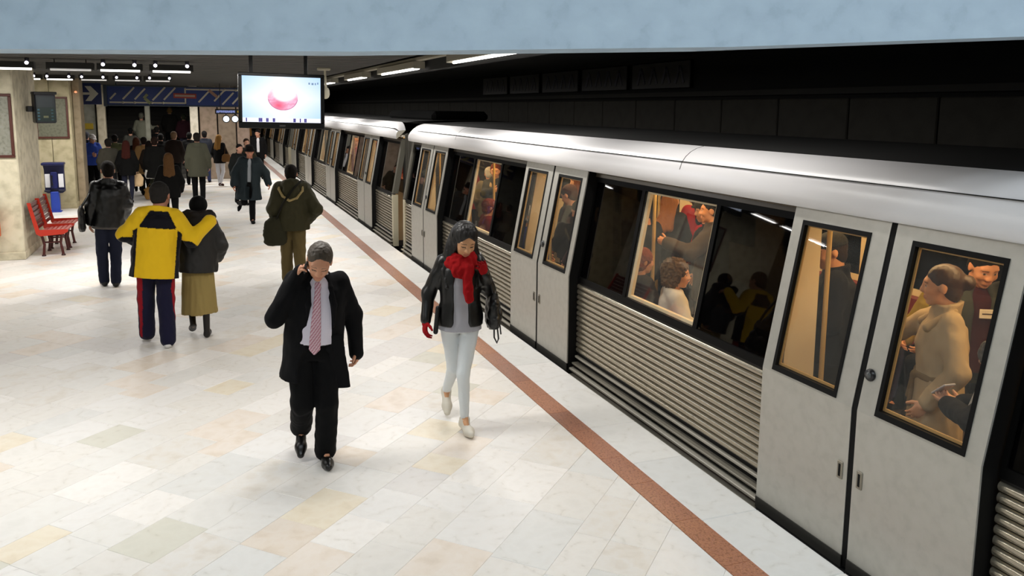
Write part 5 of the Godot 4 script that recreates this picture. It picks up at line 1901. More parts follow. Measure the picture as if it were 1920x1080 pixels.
func _scarf_woman() -> void:
	var scarf := func(J):
		var T: Transform3D = J.T
		var out := []
		for ring in [[0.475, 0.098, 0.042], [0.515, 0.088, 0.040], [0.548, 0.078, 0.032]]:
			for i in 12:
				var a := TAU * i / 12
				var b := TAU * (i + 1) / 12
				var f := func(q): return T * Vector3(sin(q) * ring[1], ring[0] - 0.03 * cos(q) + 0.006 * sin(q * 3.0), cos(q) * ring[1] * 0.95 + 0.012)
				out.append(cap(f.call(a), f.call(b), ring[2], ring[2]))
		out.append(egg(T * Vector3(0.01, 0.42, 0.125), Vector3(0.095, 0.07, 0.035), T.basis))
		out.append(cap(T * Vector3(0.045, 0.44, 0.135), T * Vector3(0.060, 0.27, 0.158), 0.036, 0.032))
		out.append(cap(T * Vector3(0.055, 0.28, 0.155), T * Vector3(0.058, 0.20, 0.155), 0.034, 0.036))
		out.append(cap(T * Vector3(0.035, 0.43, 0.13), T * Vector3(0.03, 0.25, 0.150), 0.030, 0.024))
		return out
	var glove_r := func(J): return sculpted(hand_prims(J.wrR, J.hdR, J.pnR, -1.0, 0.45, 0.4), 0.0042, {"k": 0.007})
	var glove_l := func(J): return sculpted(hand_prims(J.wrL, J.hdL, J.pnL, 1.0, 0.85, 0.6), 0.0042, {"k": 0.007})
	var o := {"h": 1.73, "fem": true, "c": 0.010, "hc": 0.0045, "hac": 0.006, "sc": 0.006, "head": Vector3(26, 14, -3), "lids": true, "skin": Color(0.80, 0.60, 0.44), "brow": Color(0.05, 0.04, 0.035),
		"nohandL": true, "nohandR": true,
		"j": {"pel": Vector3(0.015, 0.945, 0.0), "neck": Vector3(0.022, 1.465, 0.01),
			"kneeL": Vector3(0.035, 0.51, 0.085), "ankL": Vector3(0.050, 0.095, 0.02), "toeL": Vector3(0.085, 0.038, 0.19),
			"kneeR": Vector3(-0.03, 0.50, -0.11), "ankR": Vector3(-0.075, 0.19, -0.43), "toeR": Vector3(-0.075, 0.06, -0.29),
			"elR": Vector3(-0.235, 1.15, -0.05), "wrR": Vector3(-0.262, 0.935, 0.03), "pnR": Vector3(0.9, 0.0, -0.3),
			"elL": Vector3(0.255, 1.16, -0.05), "wrL": Vector3(0.205, 1.325, 0.125), "hdL": Vector3(-0.25, 0.7, 0.35), "pnL": Vector3(-0.5, 0.1, -0.75)},
		"wear": [["knit_top", "top", Color(0.66, 0.66, 0.69), {"puff": 0.008, "hem": -0.085, "sleeve": 0.5, "arm": 0.0, "boxy": 0.25, "folds": 0.006, "cell": 0.008}],
			["white_trousers", "trousers", Color(0.84, 0.86, 0.87), {"ease": 0.0, "ankle": 0.036, "hem": 0.03, "folds": 0.004}],
			["leather_jacket", "top", Color(0.030, 0.029, 0.030), {"puff": 0.020, "hem": -0.045, "open": 0.082, "boxy": 0.3, "sleeve": 0.97, "arm": 0.006, "rough": 0.38, "folds": 0.008}],
			["scarf", "prims", Color(0.58, 0.045, 0.065), {"make": scarf, "cell": 0.008, "k": 0.012, "noise": [0.010, Vector3(22, 14, 22)]}],
			["glove", "mesh", Color(0.56, 0.05, 0.07), {"make": glove_r}], ["glove", "mesh", Color(0.56, 0.05, 0.07), {"make": glove_l}],
			["hair", "hair", Color(0.045, 0.035, 0.030), {"style": "loose", "rough": 0.5}],
			["shoe", "shoes", Color(0.80, 0.78, 0.73), {"rough": 0.6}],
			["jacket_belt", "mesh", Color(0.02, 0.02, 0.02), {"make": func(_J): return sculpted([cap(Vector3(-0.165, 1.05, 0.06), Vector3(-0.185, 0.86, 0.09), 0.018, 0.020)], 0.008, {}), "rough": 0.5}]]}
	var at := Vector3(1.875, 0, -6.2)
	var t := figure("dark-haired woman in a red scarf, black leather jacket and white trousers, walking", at, -13.0, o)
	# her bag
	var X := t.transform
	var bag := thing("shoulder_bag", "black leather shoulder bag hanging at the red-scarfed woman's side", "bag", X * Vector3(0.285, 0.86, -0.03), -13.0 * PI / 180)
	var bm := cloth(Color(0.028, 0.027, 0.028), 0.4)
	obj("bag_body", sculpted([loft(Transform3D(), [[0.0, 0.045, 0.13], [0.06, 0.065, 0.155], [0.2, 0.055, 0.14], [0.30, 0.025, 0.115]])], 0.009, {"noise": [0.010, Vector3(14, 14, 14)]}), bm, bag)
	obj("pocket", sculpted([egg(Vector3(0.045, 0.11, 0.03), Vector3(0.03, 0.065, 0.08))], 0.009, {"noise": [0.004, Vector3(16, 16, 16)]}), bm, bag)
	obj("strap", tube([Vector3(0.0, 0.28, 0.10), Vector3(-0.04, 0.42, 0.09), Vector3(-0.085, 0.56, 0.06), Vector3(-0.105, 0.60, 0.0), Vector3(-0.085, 0.55, -0.06), Vector3(-0.03, 0.40, -0.09), Vector3(0.0, 0.28, -0.10)], 0.012, 8), bm, bag)
	obj("tassel", tube([Vector3(0.02, 0.05, 0.13), Vector3(0.03, -0.06, 0.15), Vector3(0.02, -0.10, 0.13), Vector3(0.0, -0.06, 0.11), Vector3(0.0, 0.05, 0.10)], 0.007, 6), bm, bag)
	obj("tassel", tube([Vector3(0.05, 0.05, 0.05), Vector3(0.06, -0.05, 0.06)], 0.006, 6), bm, bag)

func _couple() -> void:
	var yel := lin(Color(0.86, 0.70, 0.10))
	var navy := lin(Color(0.030, 0.034, 0.062))
	var oy := {"h": 1.77, "hs": 1.2, "c": 0.011, "hc": 0.006, "sc": 0.008, "head": Vector3(26, -14, -4), "skin": Color(0.72, 0.50, 0.40),
		"j": {"pel": Vector3(-0.005, 0.95, 0), "neck": Vector3(-0.065, 1.475, 0.035),
			"elL": Vector3(0.285, 1.22, 0.06), "wrL": Vector3(0.13, 1.10, 0.25), "elR": Vector3(-0.375, 1.15, -0.09), "wrR": Vector3(-0.575, 1.345, 0.0), "hdR": Vector3(-0.35, -0.15, 0.9), "pnR": Vector3(0.2, -0.95, 0.0),
			"kneeL": Vector3(0.115, 0.50, 0.14), "ankL": Vector3(0.125, 0.10, 0.20), "toeL": Vector3(0.14, 0.035, 0.36), "kneeR": Vector3(-0.085, 0.50, 0.01), "ankR": Vector3(-0.085, 0.085, -0.12), "toeR": Vector3(-0.10, 0.035, 0.06)}}
	var JT: Transform3D = rig(oy).T.affine_inverse()
	var jacket := func(p: Vector3) -> Color:
		var q := JT * p
		var ax := absf(q.x)
		if ax < 0.175 - maxf(0.0, q.y - 0.36) * 0.55 and q.y > 0.335 and q.y < 0.515 and q.z < 0.08:
			return navy
		if ax < 0.195 and q.y <= 0.345 and (q.z < -0.02 or q.z > 0.10):
			return yel
		if q.y > 0.36 + (ax - 0.15) * -0.75:
			return yel
		if ax > 0.24 and q.y > 0.22:
			return yel
		return navy
	var stripes := func(p: Vector3) -> Color:
		var side := 0.125 + (0.85 - p.y) * 0.055
		var dz := absf(p.z - (0.10 if p.x > 0 else -0.02) * (1.0 - p.y))
		return lin(Color(0.55, 0.08, 0.12)) if absf(p.x) > side + 0.005 and dz < 0.06 and p.y < 0.88 else lin(Color(0.095, 0.10, 0.19))
	oy["wear"] = [["sports_jacket", "top", Color.WHITE, {"puff": 0.055, "hem": -0.195, "boxy": 0.9, "tint": jacket, "cell": 0.008, "sleeve": 0.96, "arm": 0.032, "collar": 0.02, "folds": 0.010, "rough": 0.7}],
		["track_trousers", "trousers", Color.WHITE, {"ease": 0.034, "ankle": 0.046, "tint": stripes, "folds": 0.008}],
		["trainer", "shoes", Color(0.82, 0.82, 0.82), {}], ["hair", "hair", Color(0.15, 0.14, 0.13), {"style": "short"}]]
	figure("man in a yellow and navy sports jacket, seen from behind, hugging a woman", Vector3(-0.50, 0, -9.6), 182.0, oy)
	var hood := func(J):
		var T: Transform3D = J.T
		var out := []
		var pts := [Vector3(0.09, 0.53, 0.10), Vector3(0.145, 0.565, 0.0), Vector3(0.13, 0.595, -0.09), Vector3(0.06, 0.59, -0.15), Vector3(-0.06, 0.59, -0.15), Vector3(-0.13, 0.595, -0.09), Vector3(-0.145, 0.565, 0.0), Vector3(-0.09, 0.53, 0.10)]
		for i in pts.size() - 1:
			out.append(cap(T * pts[i], T * pts[i + 1], 0.058, 0.058))
		out.append(egg(T * Vector3(0, 0.48, -0.165), Vector3(0.14, 0.11, 0.065), T.basis))
		return out
	var ow := {"h": 1.58, "hs": 1.12, "fem": true, "c": 0.011, "hc": 0.007, "sc": 0.008, "head": Vector3(12, -10, 0), "skin": Color(0.75, 0.56, 0.46),
		"j": {"neck": Vector3(-0.03, 1.465, 0.02), "elL": Vector3(0.25, 1.15, 0.02), "wrL": Vector3(0.20, 0.95, 0.15), "elR": Vector3(-0.28, 1.14, 0.0), "wrR": Vector3(-0.24, 0.96, 0.16),
			"kneeL": Vector3(0.09, 0.48, 0.16), "ankL": Vector3(0.09, 0.14, 0.02), "toeL": Vector3(0.10, 0.05, 0.16), "kneeR": Vector3(-0.07, 0.50, 0.0), "ankR": Vector3(-0.07, 0.085, -0.10), "toeR": Vector3(-0.085, 0.035, 0.06)},
		"wear": [["padded_jacket", "top", Color(0.042, 0.037, 0.035), {"puff": 0.060, "hem": -0.125, "boxy": 0.9, "arm": 0.042, "rough": 0.6, "folds": 0.012}],
			["hood", "prims", Color(0.11, 0.095, 0.085), {"make": hood, "cell": 0.010, "k": 0.03, "noise": [0.012, Vector3(9, 9, 9)], "rough": 0.7}],
			["skirt", "skirt", Color(0.56, 0.49, 0.30), {"hem": 0.30, "flare": 0.055}],
			["boot", "shoes", Color(0.06, 0.035, 0.03), {"shaft": 0.24, "rough": 0.4}],
			["tights", "trousers", Color(0.07, 0.05, 0.045), {"ease": -0.006, "ankle": 0.036}],
			["knitted_hat", "hat", Color(0.018, 0.017, 0.018), {"style": "beanie"}], ["hair", "hair", Color(0.05, 0.035, 0.03), {"style": "short"}]]}
	figure("woman in a black hooded jacket and long olive skirt held by the man in yellow", Vector3(-0.075, 0, -9.88), 181.0, ow)

func _leather_man() -> void:
	var o := {"h": 1.80, "c": 0.012, "hc": 0.007, "sc": 0.009, "head": Vector3(8, 4, 0), "skin": Color(0.74, 0.54, 0.43),
		"j": {"neck": Vector3(-0.06, 1.475, 0.0), "pel": Vector3(-0.03, 0.95, 0), "elL": Vector3(0.185, 1.15, -0.04), "wrL": Vector3(0.20, 0.90, 0.03), "elR": Vector3(-0.29, 1.15, -0.02), "wrR": Vector3(-0.25, 0.95, 0.14),
			"kneeL": Vector3(0.075, 0.50, 0.04), "ankL": Vector3(0.07, 0.085, 0.03), "toeL": Vector3(0.09, 0.035, 0.20), "kneeR": Vector3(-0.10, 0.50, 0.01), "ankR": Vector3(-0.075, 0.085, -0.09), "toeR": Vector3(-0.09, 0.035, 0.09)},
		"wear": [["leather_jacket", "top", Color(0.026, 0.025, 0.024), {"puff": 0.036, "hem": -0.105, "boxy": 0.7, "arm": 0.020, "rough": 0.34, "collar": 0.03, "folds": 0.010}],
			["undershirt", "top", Color(0.36, 0.34, 0.33), {"puff": 0.026, "hem": -0.13, "boxy": 0.8, "sleeve": 0.3, "arm": 0.0}],
			["jeans", "trousers", Color(0.13, 0.145, 0.21), {"ease": 0.022, "ankle": 0.046, "folds": 0.008}],
			["shoe", "shoes", Color(0.025, 0.025, 0.025), {"rough": 0.4}], ["hair", "hair", Color(0.085, 0.065, 0.05), {"style": "short"}]]}
	var at := Vector3(-1.30, 0, -13.1)
	var t := figure("man in black leather jacket and jeans, seen from behind, near the red bench", at, 186.0, o)
	var bag := thing("document_bag", "black bag under the leather-jacketed man's left arm", "bag", t.transform * Vector3(0.30, 0.80, -0.03), 186.0 * PI / 180)
	obj("bag_body", sculpted([loft(Transform3D(), [[0.0, 0.035, 0.13], [0.05, 0.05, 0.17], [0.30, 0.045, 0.165], [0.36, 0.02, 0.14]])], 0.012, {"noise": [0.006, Vector3(10, 10, 10)]}), cloth(Color(0.02, 0.02, 0.02), 0.5), bag)
	obj("zip", tube([Vector3(-0.048, 0.29, -0.15), Vector3(-0.052, 0.27, 0.0), Vector3(-0.048, 0.29, 0.15)], 0.006, 6), mat(Color(0.6, 0.55, 0.45), 0.3, 0.8), bag)
	obj("strap", tube([Vector3(0, 0.34, 0.12), Vector3(-0.10, 0.50, 0.10), Vector3(-0.14, 0.58, 0.02), Vector3(-0.10, 0.50, -0.10), Vector3(0, 0.34, -0.12)], 0.012, 6), cloth(Color(0.02, 0.02, 0.02), 0.5), bag)

func _hooded_man() -> void:
	var trim := func(J):
		var T: Transform3D = J.T
		var out := []
		var pts := [Vector3(0.10, 0.55, 0.05), Vector3(0.155, 0.52, -0.04), Vector3(0.17, 0.46, -0.12), Vector3(0.12, 0.365, -0.185), Vector3(0.03, 0.30, -0.20), Vector3(-0.07, 0.335, -0.195), Vector3(-0.15, 0.43, -0.15), Vector3(-0.16, 0.52, -0.05), Vector3(-0.10, 0.55, 0.04)]
		for i in pts.size() - 1:
			out.append(cap(T * pts[i], T * pts[i + 1], 0.017, 0.017))
		return out
	var o := {"h": 1.77, "c": 0.011, "hc": 0.007, "sc": 0.009, "head": Vector3(6, -4, 0), "skin": Color(0.74, 0.53, 0.42),
		"j": {"neck": Vector3(0.0, 1.46, 0.0), "elL": Vector3(0.26, 1.13, -0.05), "wrL": Vector3(0.22, 0.93, 0.09), "elR": Vector3(-0.34, 1.11, -0.10), "wrR": Vector3(-0.22, 0.93, 0.10),
			"kneeL": Vector3(0.09, 0.50, 0.08), "ankL": Vector3(0.09, 0.085, 0.10), "toeL": Vector3(0.11, 0.035, 0.27), "kneeR": Vector3(-0.09, 0.50, -0.02), "ankR": Vector3(-0.09, 0.10, -0.16), "toeR": Vector3(-0.11, 0.035, 0.0)},
		"wear": [["parka", "top", Color(0.205, 0.195, 0.125), {"puff": 0.062, "hem": -0.14, "boxy": 0.85, "arm": 0.042, "hood": true, "folds": 0.014, "rough": 0.75}],
			["hood_trim", "prims", Color(0.60, 0.53, 0.36), {"make": trim, "cell": 0.008, "k": 0.01, "noise": [0.004, Vector3(30, 30, 30)]}],
			["khaki_trousers", "trousers", Color(0.37, 0.32, 0.20), {"ease": 0.03, "ankle": 0.05, "folds": 0.010}],
			["shoe", "shoes", Color(0.07, 0.055, 0.04), {}], ["hair", "hair", Color(0.075, 0.055, 0.04), {"style": "short"}]]}
	var t := figure("man in an olive parka with a cream-trimmed hood seen from behind, beside the red stripe", Vector3(1.22, 0, -12.35), 174.0, o)
	var bag := thing("messenger_bag", "olive green shoulder bag at the hip of the man in the parka", "bag", t.transform * Vector3(0.24, 0.60, -0.10), 174.0 * PI / 180)
	obj("bag_body", sculpted([loft(Transform3D(), [[0.0, 0.12, 0.04], [0.05, 0.165, 0.065], [0.22, 0.17, 0.075], [0.36, 0.13, 0.06], [0.42, 0.06, 0.04]])], 0.012, {"noise": [0.008, Vector3(10, 10, 10)]}), cloth(Color(0.17, 0.165, 0.11), 0.8), bag)
	obj("strap", tube([Vector3(-0.02, 0.38, -0.03), Vector3(-0.12, 0.62, -0.10), Vector3(-0.28, 0.84, -0.13), Vector3(-0.38, 0.93, -0.02), Vector3(-0.36, 0.90, 0.10)], 0.016, 6), cloth(Color(0.10, 0.095, 0.065), 0.8), bag)

func _hat_man() -> void:
	var o := {"h": 1.72, "c": 0.016, "hc": 0.009, "sc": 0.011, "head": Vector3(14, 0, 0), "skin": Color(0.74, 0.50, 0.40),
		"j": {"neck": Vector3(0.03, 1.475, 0.02), "elL": Vector3(0.36, 1.14, -0.03), "wrL": Vector3(0.42, 0.90, 0.04), "elR": Vector3(-0.30, 1.14, -0.05), "wrR": Vector3(-0.33, 0.88, 0.03),
			"kneeL": Vector3(0.05, 0.50, 0.07), "ankL": Vector3(0.045, 0.085, 0.0), "toeL": Vector3(0.06, 0.035, 0.17), "kneeR": Vector3(-0.12, 0.48, -0.05), "ankR": Vector3(-0.20, 0.42, -0.46), "toeR": Vector3(-0.25, 0.27, -0.42)},
		"wear": [["shirt", "top", Color(0.62, 0.64, 0.66), {"puff": 0.004, "hem": 0.0, "sleeve": 0.5}],
			["overcoat", "top", Color(0.13, 0.165, 0.18), {"puff": 0.060, "hem": -0.40, "boxy": 0.9, "open": 0.05, "arm": 0.045, "flare": 0.03, "folds": 0.012, "rough": 0.75}],
			["trousers", "trousers", Color(0.022, 0.022, 0.026), {"ease": 0.02}], ["shoe", "shoes", Color(0.02, 0.02, 0.02), {}],
			["brimmed_hat", "hat", Color(0.055, 0.035, 0.032), {"style": "brim"}], ["hair", "hair", Color(0.12, 0.08, 0.06), {"style": "short"}]]}
	figure("man in a dark brimmed hat and flapping blue-grey overcoat walking this way", Vector3(1.0, 0, -19.3), -3.0, o)

# ---------------------------------------------------------------- the crowd before the stairs
func _crowd() -> void:
	var g := "crowd before the far stairs"
	var lo := {"c": 0.020, "hc": 0.011, "gc": 0.009, "sc": 0.014}
	# a man in a long coat, walking away
	var coat := figure("tall man in a grey-green knee-length coat walking away at the crowd's right", Vector3(-0.06, 0, -24.2), 182.0, lo.merged({"h": 1.86, "skin": Color(0.72, 0.53, 0.44),
		"j": {"elR": Vector3(-0.25, 1.14, -0.04), "wrR": Vector3(-0.27, 0.88, 0.06), "kneeL": Vector3(0.09, 0.50, 0.08), "ankL": Vector3(0.09, 0.085, 0.06), "toeL": Vector3(0.10, 0.035, 0.24), "ankR": Vector3(-0.08, 0.11, -0.13), "toeR": Vector3(-0.09, 0.035, 0.03)},
		"wear": [["jacket", "top", Color(0.30, 0.30, 0.25), {"puff": 0.040, "hem": -0.30, "boxy": 0.9, "arm": 0.03, "collar": 0.03, "flare": 0.03, "folds": 0.01}], ["trousers", "trousers", Color(0.035, 0.035, 0.04), {"ease": 0.02}], ["shoe", "shoes", Color(0.03, 0.03, 0.03)], ["hair", "hair", Color(0.12, 0.10, 0.085), {"style": "short"}]]}), g)
	# a woman with long hair
	var lady := figure("woman with long brown-blond hair and black top behind the couple in yellow", Vector3(-0.60, 0, -18.2), 183.0, lo.merged({"h": 1.64, "fem": true, "c": 0.016, "skin": Color(0.78, 0.6, 0.5),
		"j": {"elL": Vector3(0.24, 1.13, -0.02), "wrL": Vector3(0.22, 0.92, 0.12), "elR": Vector3(-0.24, 1.13, -0.02), "wrR": Vector3(-0.22, 0.92, 0.12), "ankL": Vector3(0.08, 0.085, 0.10), "toeL": Vector3(0.09, 0.035, 0.27), "ankR": Vector3(-0.07, 0.10, -0.14), "toeR": Vector3(-0.08, 0.035, 0.02)},
		"wear": [["jacket", "top", Color(0.022, 0.021, 0.021), {"puff": 0.035, "hem": -0.16, "boxy": 0.6, "arm": 0.03, "folds": 0.01}], ["trousers", "trousers", Color(0.03, 0.03, 0.035), {"ease": 0.008}], ["shoe", "shoes", Color(0.05, 0.04, 0.04)], ["hair", "hair", Color(0.34, 0.235, 0.13), {"style": "long"}]]}), g)
	# a man in a short jacket, standing
	var man := figure("man in a navy jacket and jeans at the right end of the crowd", Vector3(0.17, 0, -30.2), 184.0, lo.merged({"h": 1.74, "skin": Color(0.72, 0.53, 0.44),
		"j": {"elL": Vector3(0.25, 1.14, -0.03), "wrL": Vector3(0.22, 0.92, 0.12), "elR": Vector3(-0.25, 1.14, -0.03), "wrR": Vector3(-0.23, 0.92, 0.10)},
		"wear": [["jacket", "top", Color(0.115, 0.125, 0.155), {"puff": 0.035, "hem": -0.12, "boxy": 0.8, "arm": 0.025, "collar": 0.03, "folds": 0.01}], ["trousers", "trousers", Color(0.15, 0.18, 0.30), {"ease": 0.018}], ["shoe", "shoes", Color(0.04, 0.04, 0.05)], ["hair", "hair", Color(0.05, 0.04, 0.035), {"style": "short"}]]}), g)
	# a man in a cap facing this way
	figure("man in a bright blue jacket and white cap standing by the grey far wall", Vector3(-3.02, 0, -27.9), 14.0, lo.merged({"h": 1.72, "head": Vector3(22, 12, 0), "skin": Color(0.76, 0.55, 0.44),
		"j": {"elL": Vector3(0.26, 1.15, 0.02), "wrL": Vector3(0.08, 1.12, 0.22), "elR": Vector3(-0.26, 1.15, 0.02), "wrR": Vector3(-0.06, 1.15, 0.22)},
		"wear": [["jacket", "top", Color(0.21, 0.31, 0.66), {"puff": 0.035, "hem": -0.14, "boxy": 0.8, "arm": 0.022, "collar": 0.03, "folds": 0.01}], ["trousers", "trousers", Color(0.02, 0.02, 0.022), {"ease": 0.025}], ["shoe", "shoes", Color(0.05, 0.05, 0.05)], ["cap", "hat", Color(0.88, 0.86, 0.85), {"style": "cap"}], ["hair", "hair", Color(0.1, 0.08, 0.06), {"style": "short"}]]}), g)
	# others in the same cuts
	var bk := Color(0.026, 0.025, 0.025)
	again(man, "balding man in a brown jacket looking aside in the crowd", Vector3(-0.72, 0, -27.6), 165.0, 1.80, {"jacket": Color(0.115, 0.085, 0.07), "trousers": bk, "hair": Color(0.42, 0.33, 0.25)}, g)
	again(coat, "person in a long black coat in the middle of the crowd", Vector3(-1.14, 0, -24.6), 178.0, 1.74, {"jacket": Color(0.035, 0.035, 0.030), "trousers": Color(0.12, 0.13, 0.09), "hair": Color(0.11, 0.055, 0.03)}, g)
	again(lady, "woman with dark red hair and black jacket left in the crowd", Vector3(-1.82, 0, -24.3), 176.0, 1.66, {"jacket": bk, "trousers": Color(0.12, 0.13, 0.19), "hair": Color(0.20, 0.07, 0.045)}, g)
	again(coat, "person in a tan coat half hidden in the crowd", Vector3(-1.50, 0, -26.3), 180.0, 1.68, {"jacket": Color(0.52, 0.40, 0.25), "hair": Color(0.08, 0.05, 0.035)}, g)
	again(lady, "woman in a brown coat beside the black-coated person in the crowd", Vector3(-1.33, 0, -25.6), 172.0, 1.60, {"jacket": Color(0.13, 0.10, 0.075), "trousers": bk, "hair": Color(0.07, 0.05, 0.04)}, g)
	again(man, "person in a grey patterned jacket at the left of the crowd", Vector3(-2.28, 0, -24.6), 190.0, 1.70, {"jacket": Color(0.24, 0.23, 0.20), "trousers": Color(0.10, 0.10, 0.11), "hair": Color(0.10, 0.085, 0.07)}, g)
	again(man, "person in a faded green jacket behind the grey patterned one", Vector3(-2.35, 0, -27.4), 184.0, 1.72, {"jacket": Color(0.31, 0.32, 0.22), "trousers": bk, "hair": Color(0.07, 0.055, 0.04)}, g)
	again(lady, "woman with red-brown hair at the back left of the crowd", Vector3(-1.78, 0, -27.5), 180.0, 1.64, {"jacket": Color(0.06, 0.05, 0.05), "hair": Color(0.26, 0.13, 0.07)}, g)
	again(coat, "person in black at the back of the crowd near the white column", Vector3(-0.30, 0, -29.4), 175.0, 1.72, {"jacket": bk, "hair": Color(0.03, 0.025, 0.02)}, g)
	again(man, "person in a dark jacket in the middle back of the crowd", Vector3(-1.15, 0, -28.9), 186.0, 1.70, {"jacket": Color(0.05, 0.045, 0.04), "trousers": bk}, g)
	again(man, "man in dark blue behind the white cap by the grey wall", Vector3(-3.28, 0, -29.0), 170.0, 1.76, {"jacket": Color(0.08, 0.09, 0.16), "trousers": bk, "hair": Color(0.25, 0.25, 0.27)}, g)
	var bl := again(lady, "blonde woman in black top and white trousers right of the crowd", Vector3(0.60, 0, -28.7), 150.0, 1.66, {"jacket": bk, "trousers": Color(0.74, 0.74, 0.76), "hair": Color(0.50, 0.36, 0.17), "shoe": Color(0.22, 0.10, 0.06)}, g)
	var hb := thing("tan_handbag", "tan handbag at the blonde woman's hip", "bag", Vector3(0.80, 0.80, -28.45), 0.3)
	obj("bag_body", sculpted([loft(Transform3D(), [[0.0, 0.12, 0.04], [0.05, 0.16, 0.07], [0.2, 0.14, 0.06], [0.26, 0.08, 0.03]])], 0.018, {}), cloth(Color(0.36, 0.25, 0.13)), hb)
	obj("strap", tube([Vector3(0.08, 0.24, 0), Vector3(0.0, 0.5, -0.05), Vector3(-0.06, 0.24, 0)], 0.012, 6), cloth(Color(0.30, 0.20, 0.10)), hb)
	for b in [["paper_carrier_bag", "tan paper carrier bag by the feet of the crowd", Vector3(-1.33, 0.24, -24.9), Color(0.62, 0.47, 0.26)], ["plastic_carrier_bag", "white and red plastic carrier bag beside the leather-jacketed man", Vector3(-1.60, 0.43, -24.45), Color(0.84, 0.72, 0.56)], ["white_carrier_bag", "white plastic bag low in the middle of the crowd", Vector3(-1.28, 0.62, -24.6), Color(0.78, 0.77, 0.75)]]:
		var cb := thing(b[0], b[1], "bag", b[2] - Vector3(0, b[2].y - 0.02, 0) if b[0] == "paper_carrier_bag" else b[2])
		obj("bag_body", sculpted([loft(Transform3D(), [[0.0, 0.12, 0.05], [0.05, 0.15, 0.07], [0.28, 0.14, 0.04], [0.34, 0.10, 0.02]])], 0.016, {"noise": [0.012, Vector3(9, 9, 9)]}), cloth(b[3]), cb)
		for s in [-1, 1]:
			obj("handle", tube([Vector3(-0.06, 0.33, s * 0.02), Vector3(0, 0.44, s * 0.02), Vector3(0.06, 0.33, s * 0.02)], 0.006, 6), cloth(b[3]), cb)
	# on the stairs: feet on steps 0.155 m high, 0.30 m deep, first nosing at z = -32.1
	var gs := "people climbing the far stairs"
	var climb := figure("grey-haired man in a pale shirt climbing the dark stairs, hand on the rail", Vector3(-1.93, 0.62, -33.15), 178.0, lo.merged({"h": 1.70, "skin": Color(0.75, 0.56, 0.46),
		"j": {"elR": Vector3(-0.33, 1.20, 0.02), "wrR": Vector3(-0.50, 1.22, 0.20), "elL": Vector3(0.25, 1.14, 0.0), "wrL": Vector3(0.20, 0.95, 0.15)},
		"wear": [["jacket", "top", Color(0.56, 0.56, 0.49), {"puff": 0.03, "hem": -0.14, "boxy": 0.8, "arm": 0.022, "folds": 0.01}], ["trousers", "trousers", bk, {"ease": 0.02}], ["shoe", "shoes", bk], ["hair", "hair", Color(0.42, 0.42, 0.37), {"style": "short"}]]}), gs)
	again(man, "man in a dark patterned coat climbing on the right of the stairs", Vector3(-0.98, 0.775, -33.45), 180.0, 1.74, {"jacket": Color(0.075, 0.068, 0.06), "trousers": bk, "hair": Color(0.33, 0.25, 0.12)}, gs)
	again(man, "person in a maroon jacket climbing at the right side of the stairs", Vector3(-0.50, 0.62, -33.15), 182.0, 1.66, {"jacket": Color(0.17, 0.07, 0.10), "trousers": Color(0.16, 0.16, 0.21), "hair": Color(0.14, 0.15, 0.10)}, gs)
	again(climb, "person in a grey hooded jacket low on the left of the stairs", Vector3(-2.25, 0.155, -32.25), 180.0, 1.64, {"jacket": Color(0.27, 0.27, 0.245), "hair": Color(0.03, 0.03, 0.03)}, gs)
	again(man, "dark-clothed person at the foot of the stairs", Vector3(-1.40, 0.155, -32.25), 176.0, 1.68, {"jacket": bk, "trousers": bk}, gs)
	# towards the train
	var gt := "people beside the far train"
	figure("man in a dark suit and white shirt beside the far train under the screen", Vector3(1.98, 0, -31.2), -8.0, lo.merged({"h": 1.76, "skin": Color(0.74, 0.54, 0.44), "head": Vector3(10, -14, 0),
		"wear": [["shirt", "top", Color(0.80, 0.79, 0.80), {"puff": 0.006, "hem": 0.0, "sleeve": 0.5}], ["jacket", "top", Color(0.026, 0.026, 0.032), {"puff": 0.035, "hem": -0.24, "open": 0.06, "boxy": 0.8, "arm": 0.02}], ["trousers", "trousers", bk, {"ease": 0.02}], ["shoe", "shoes", bk], ["hair", "hair", Color(0.04, 0.03, 0.03), {"style": "short"}]]}), gt)
	again(lady, "woman in dark clothes walking away under the screen", Vector3(2.15, 0, -40.0), 180.0, 1.72, {"jacket": Color(0.03, 0.03, 0.05), "trousers": Color(0.45, 0.42, 0.42), "hair": Color(0.38, 0.26, 0.12)}, gt)
	again(climb, "man with a reddish face in a brown coat behind the hatted man", Vector3(1.30, 0, -25.8), 10.0, 1.64, {"jacket": Color(0.17, 0.15, 0.10), "hair": Color(0.20, 0.14, 0.10)}, gt)
	again(coat, "person in a dark grey coat half hidden behind the hatted man", Vector3(0.98, 0, -23.0), 20.0, 1.60, {"jacket": Color(0.075, 0.085, 0.08), "hair": Color(0.06, 0.05, 0.04)}, gt)

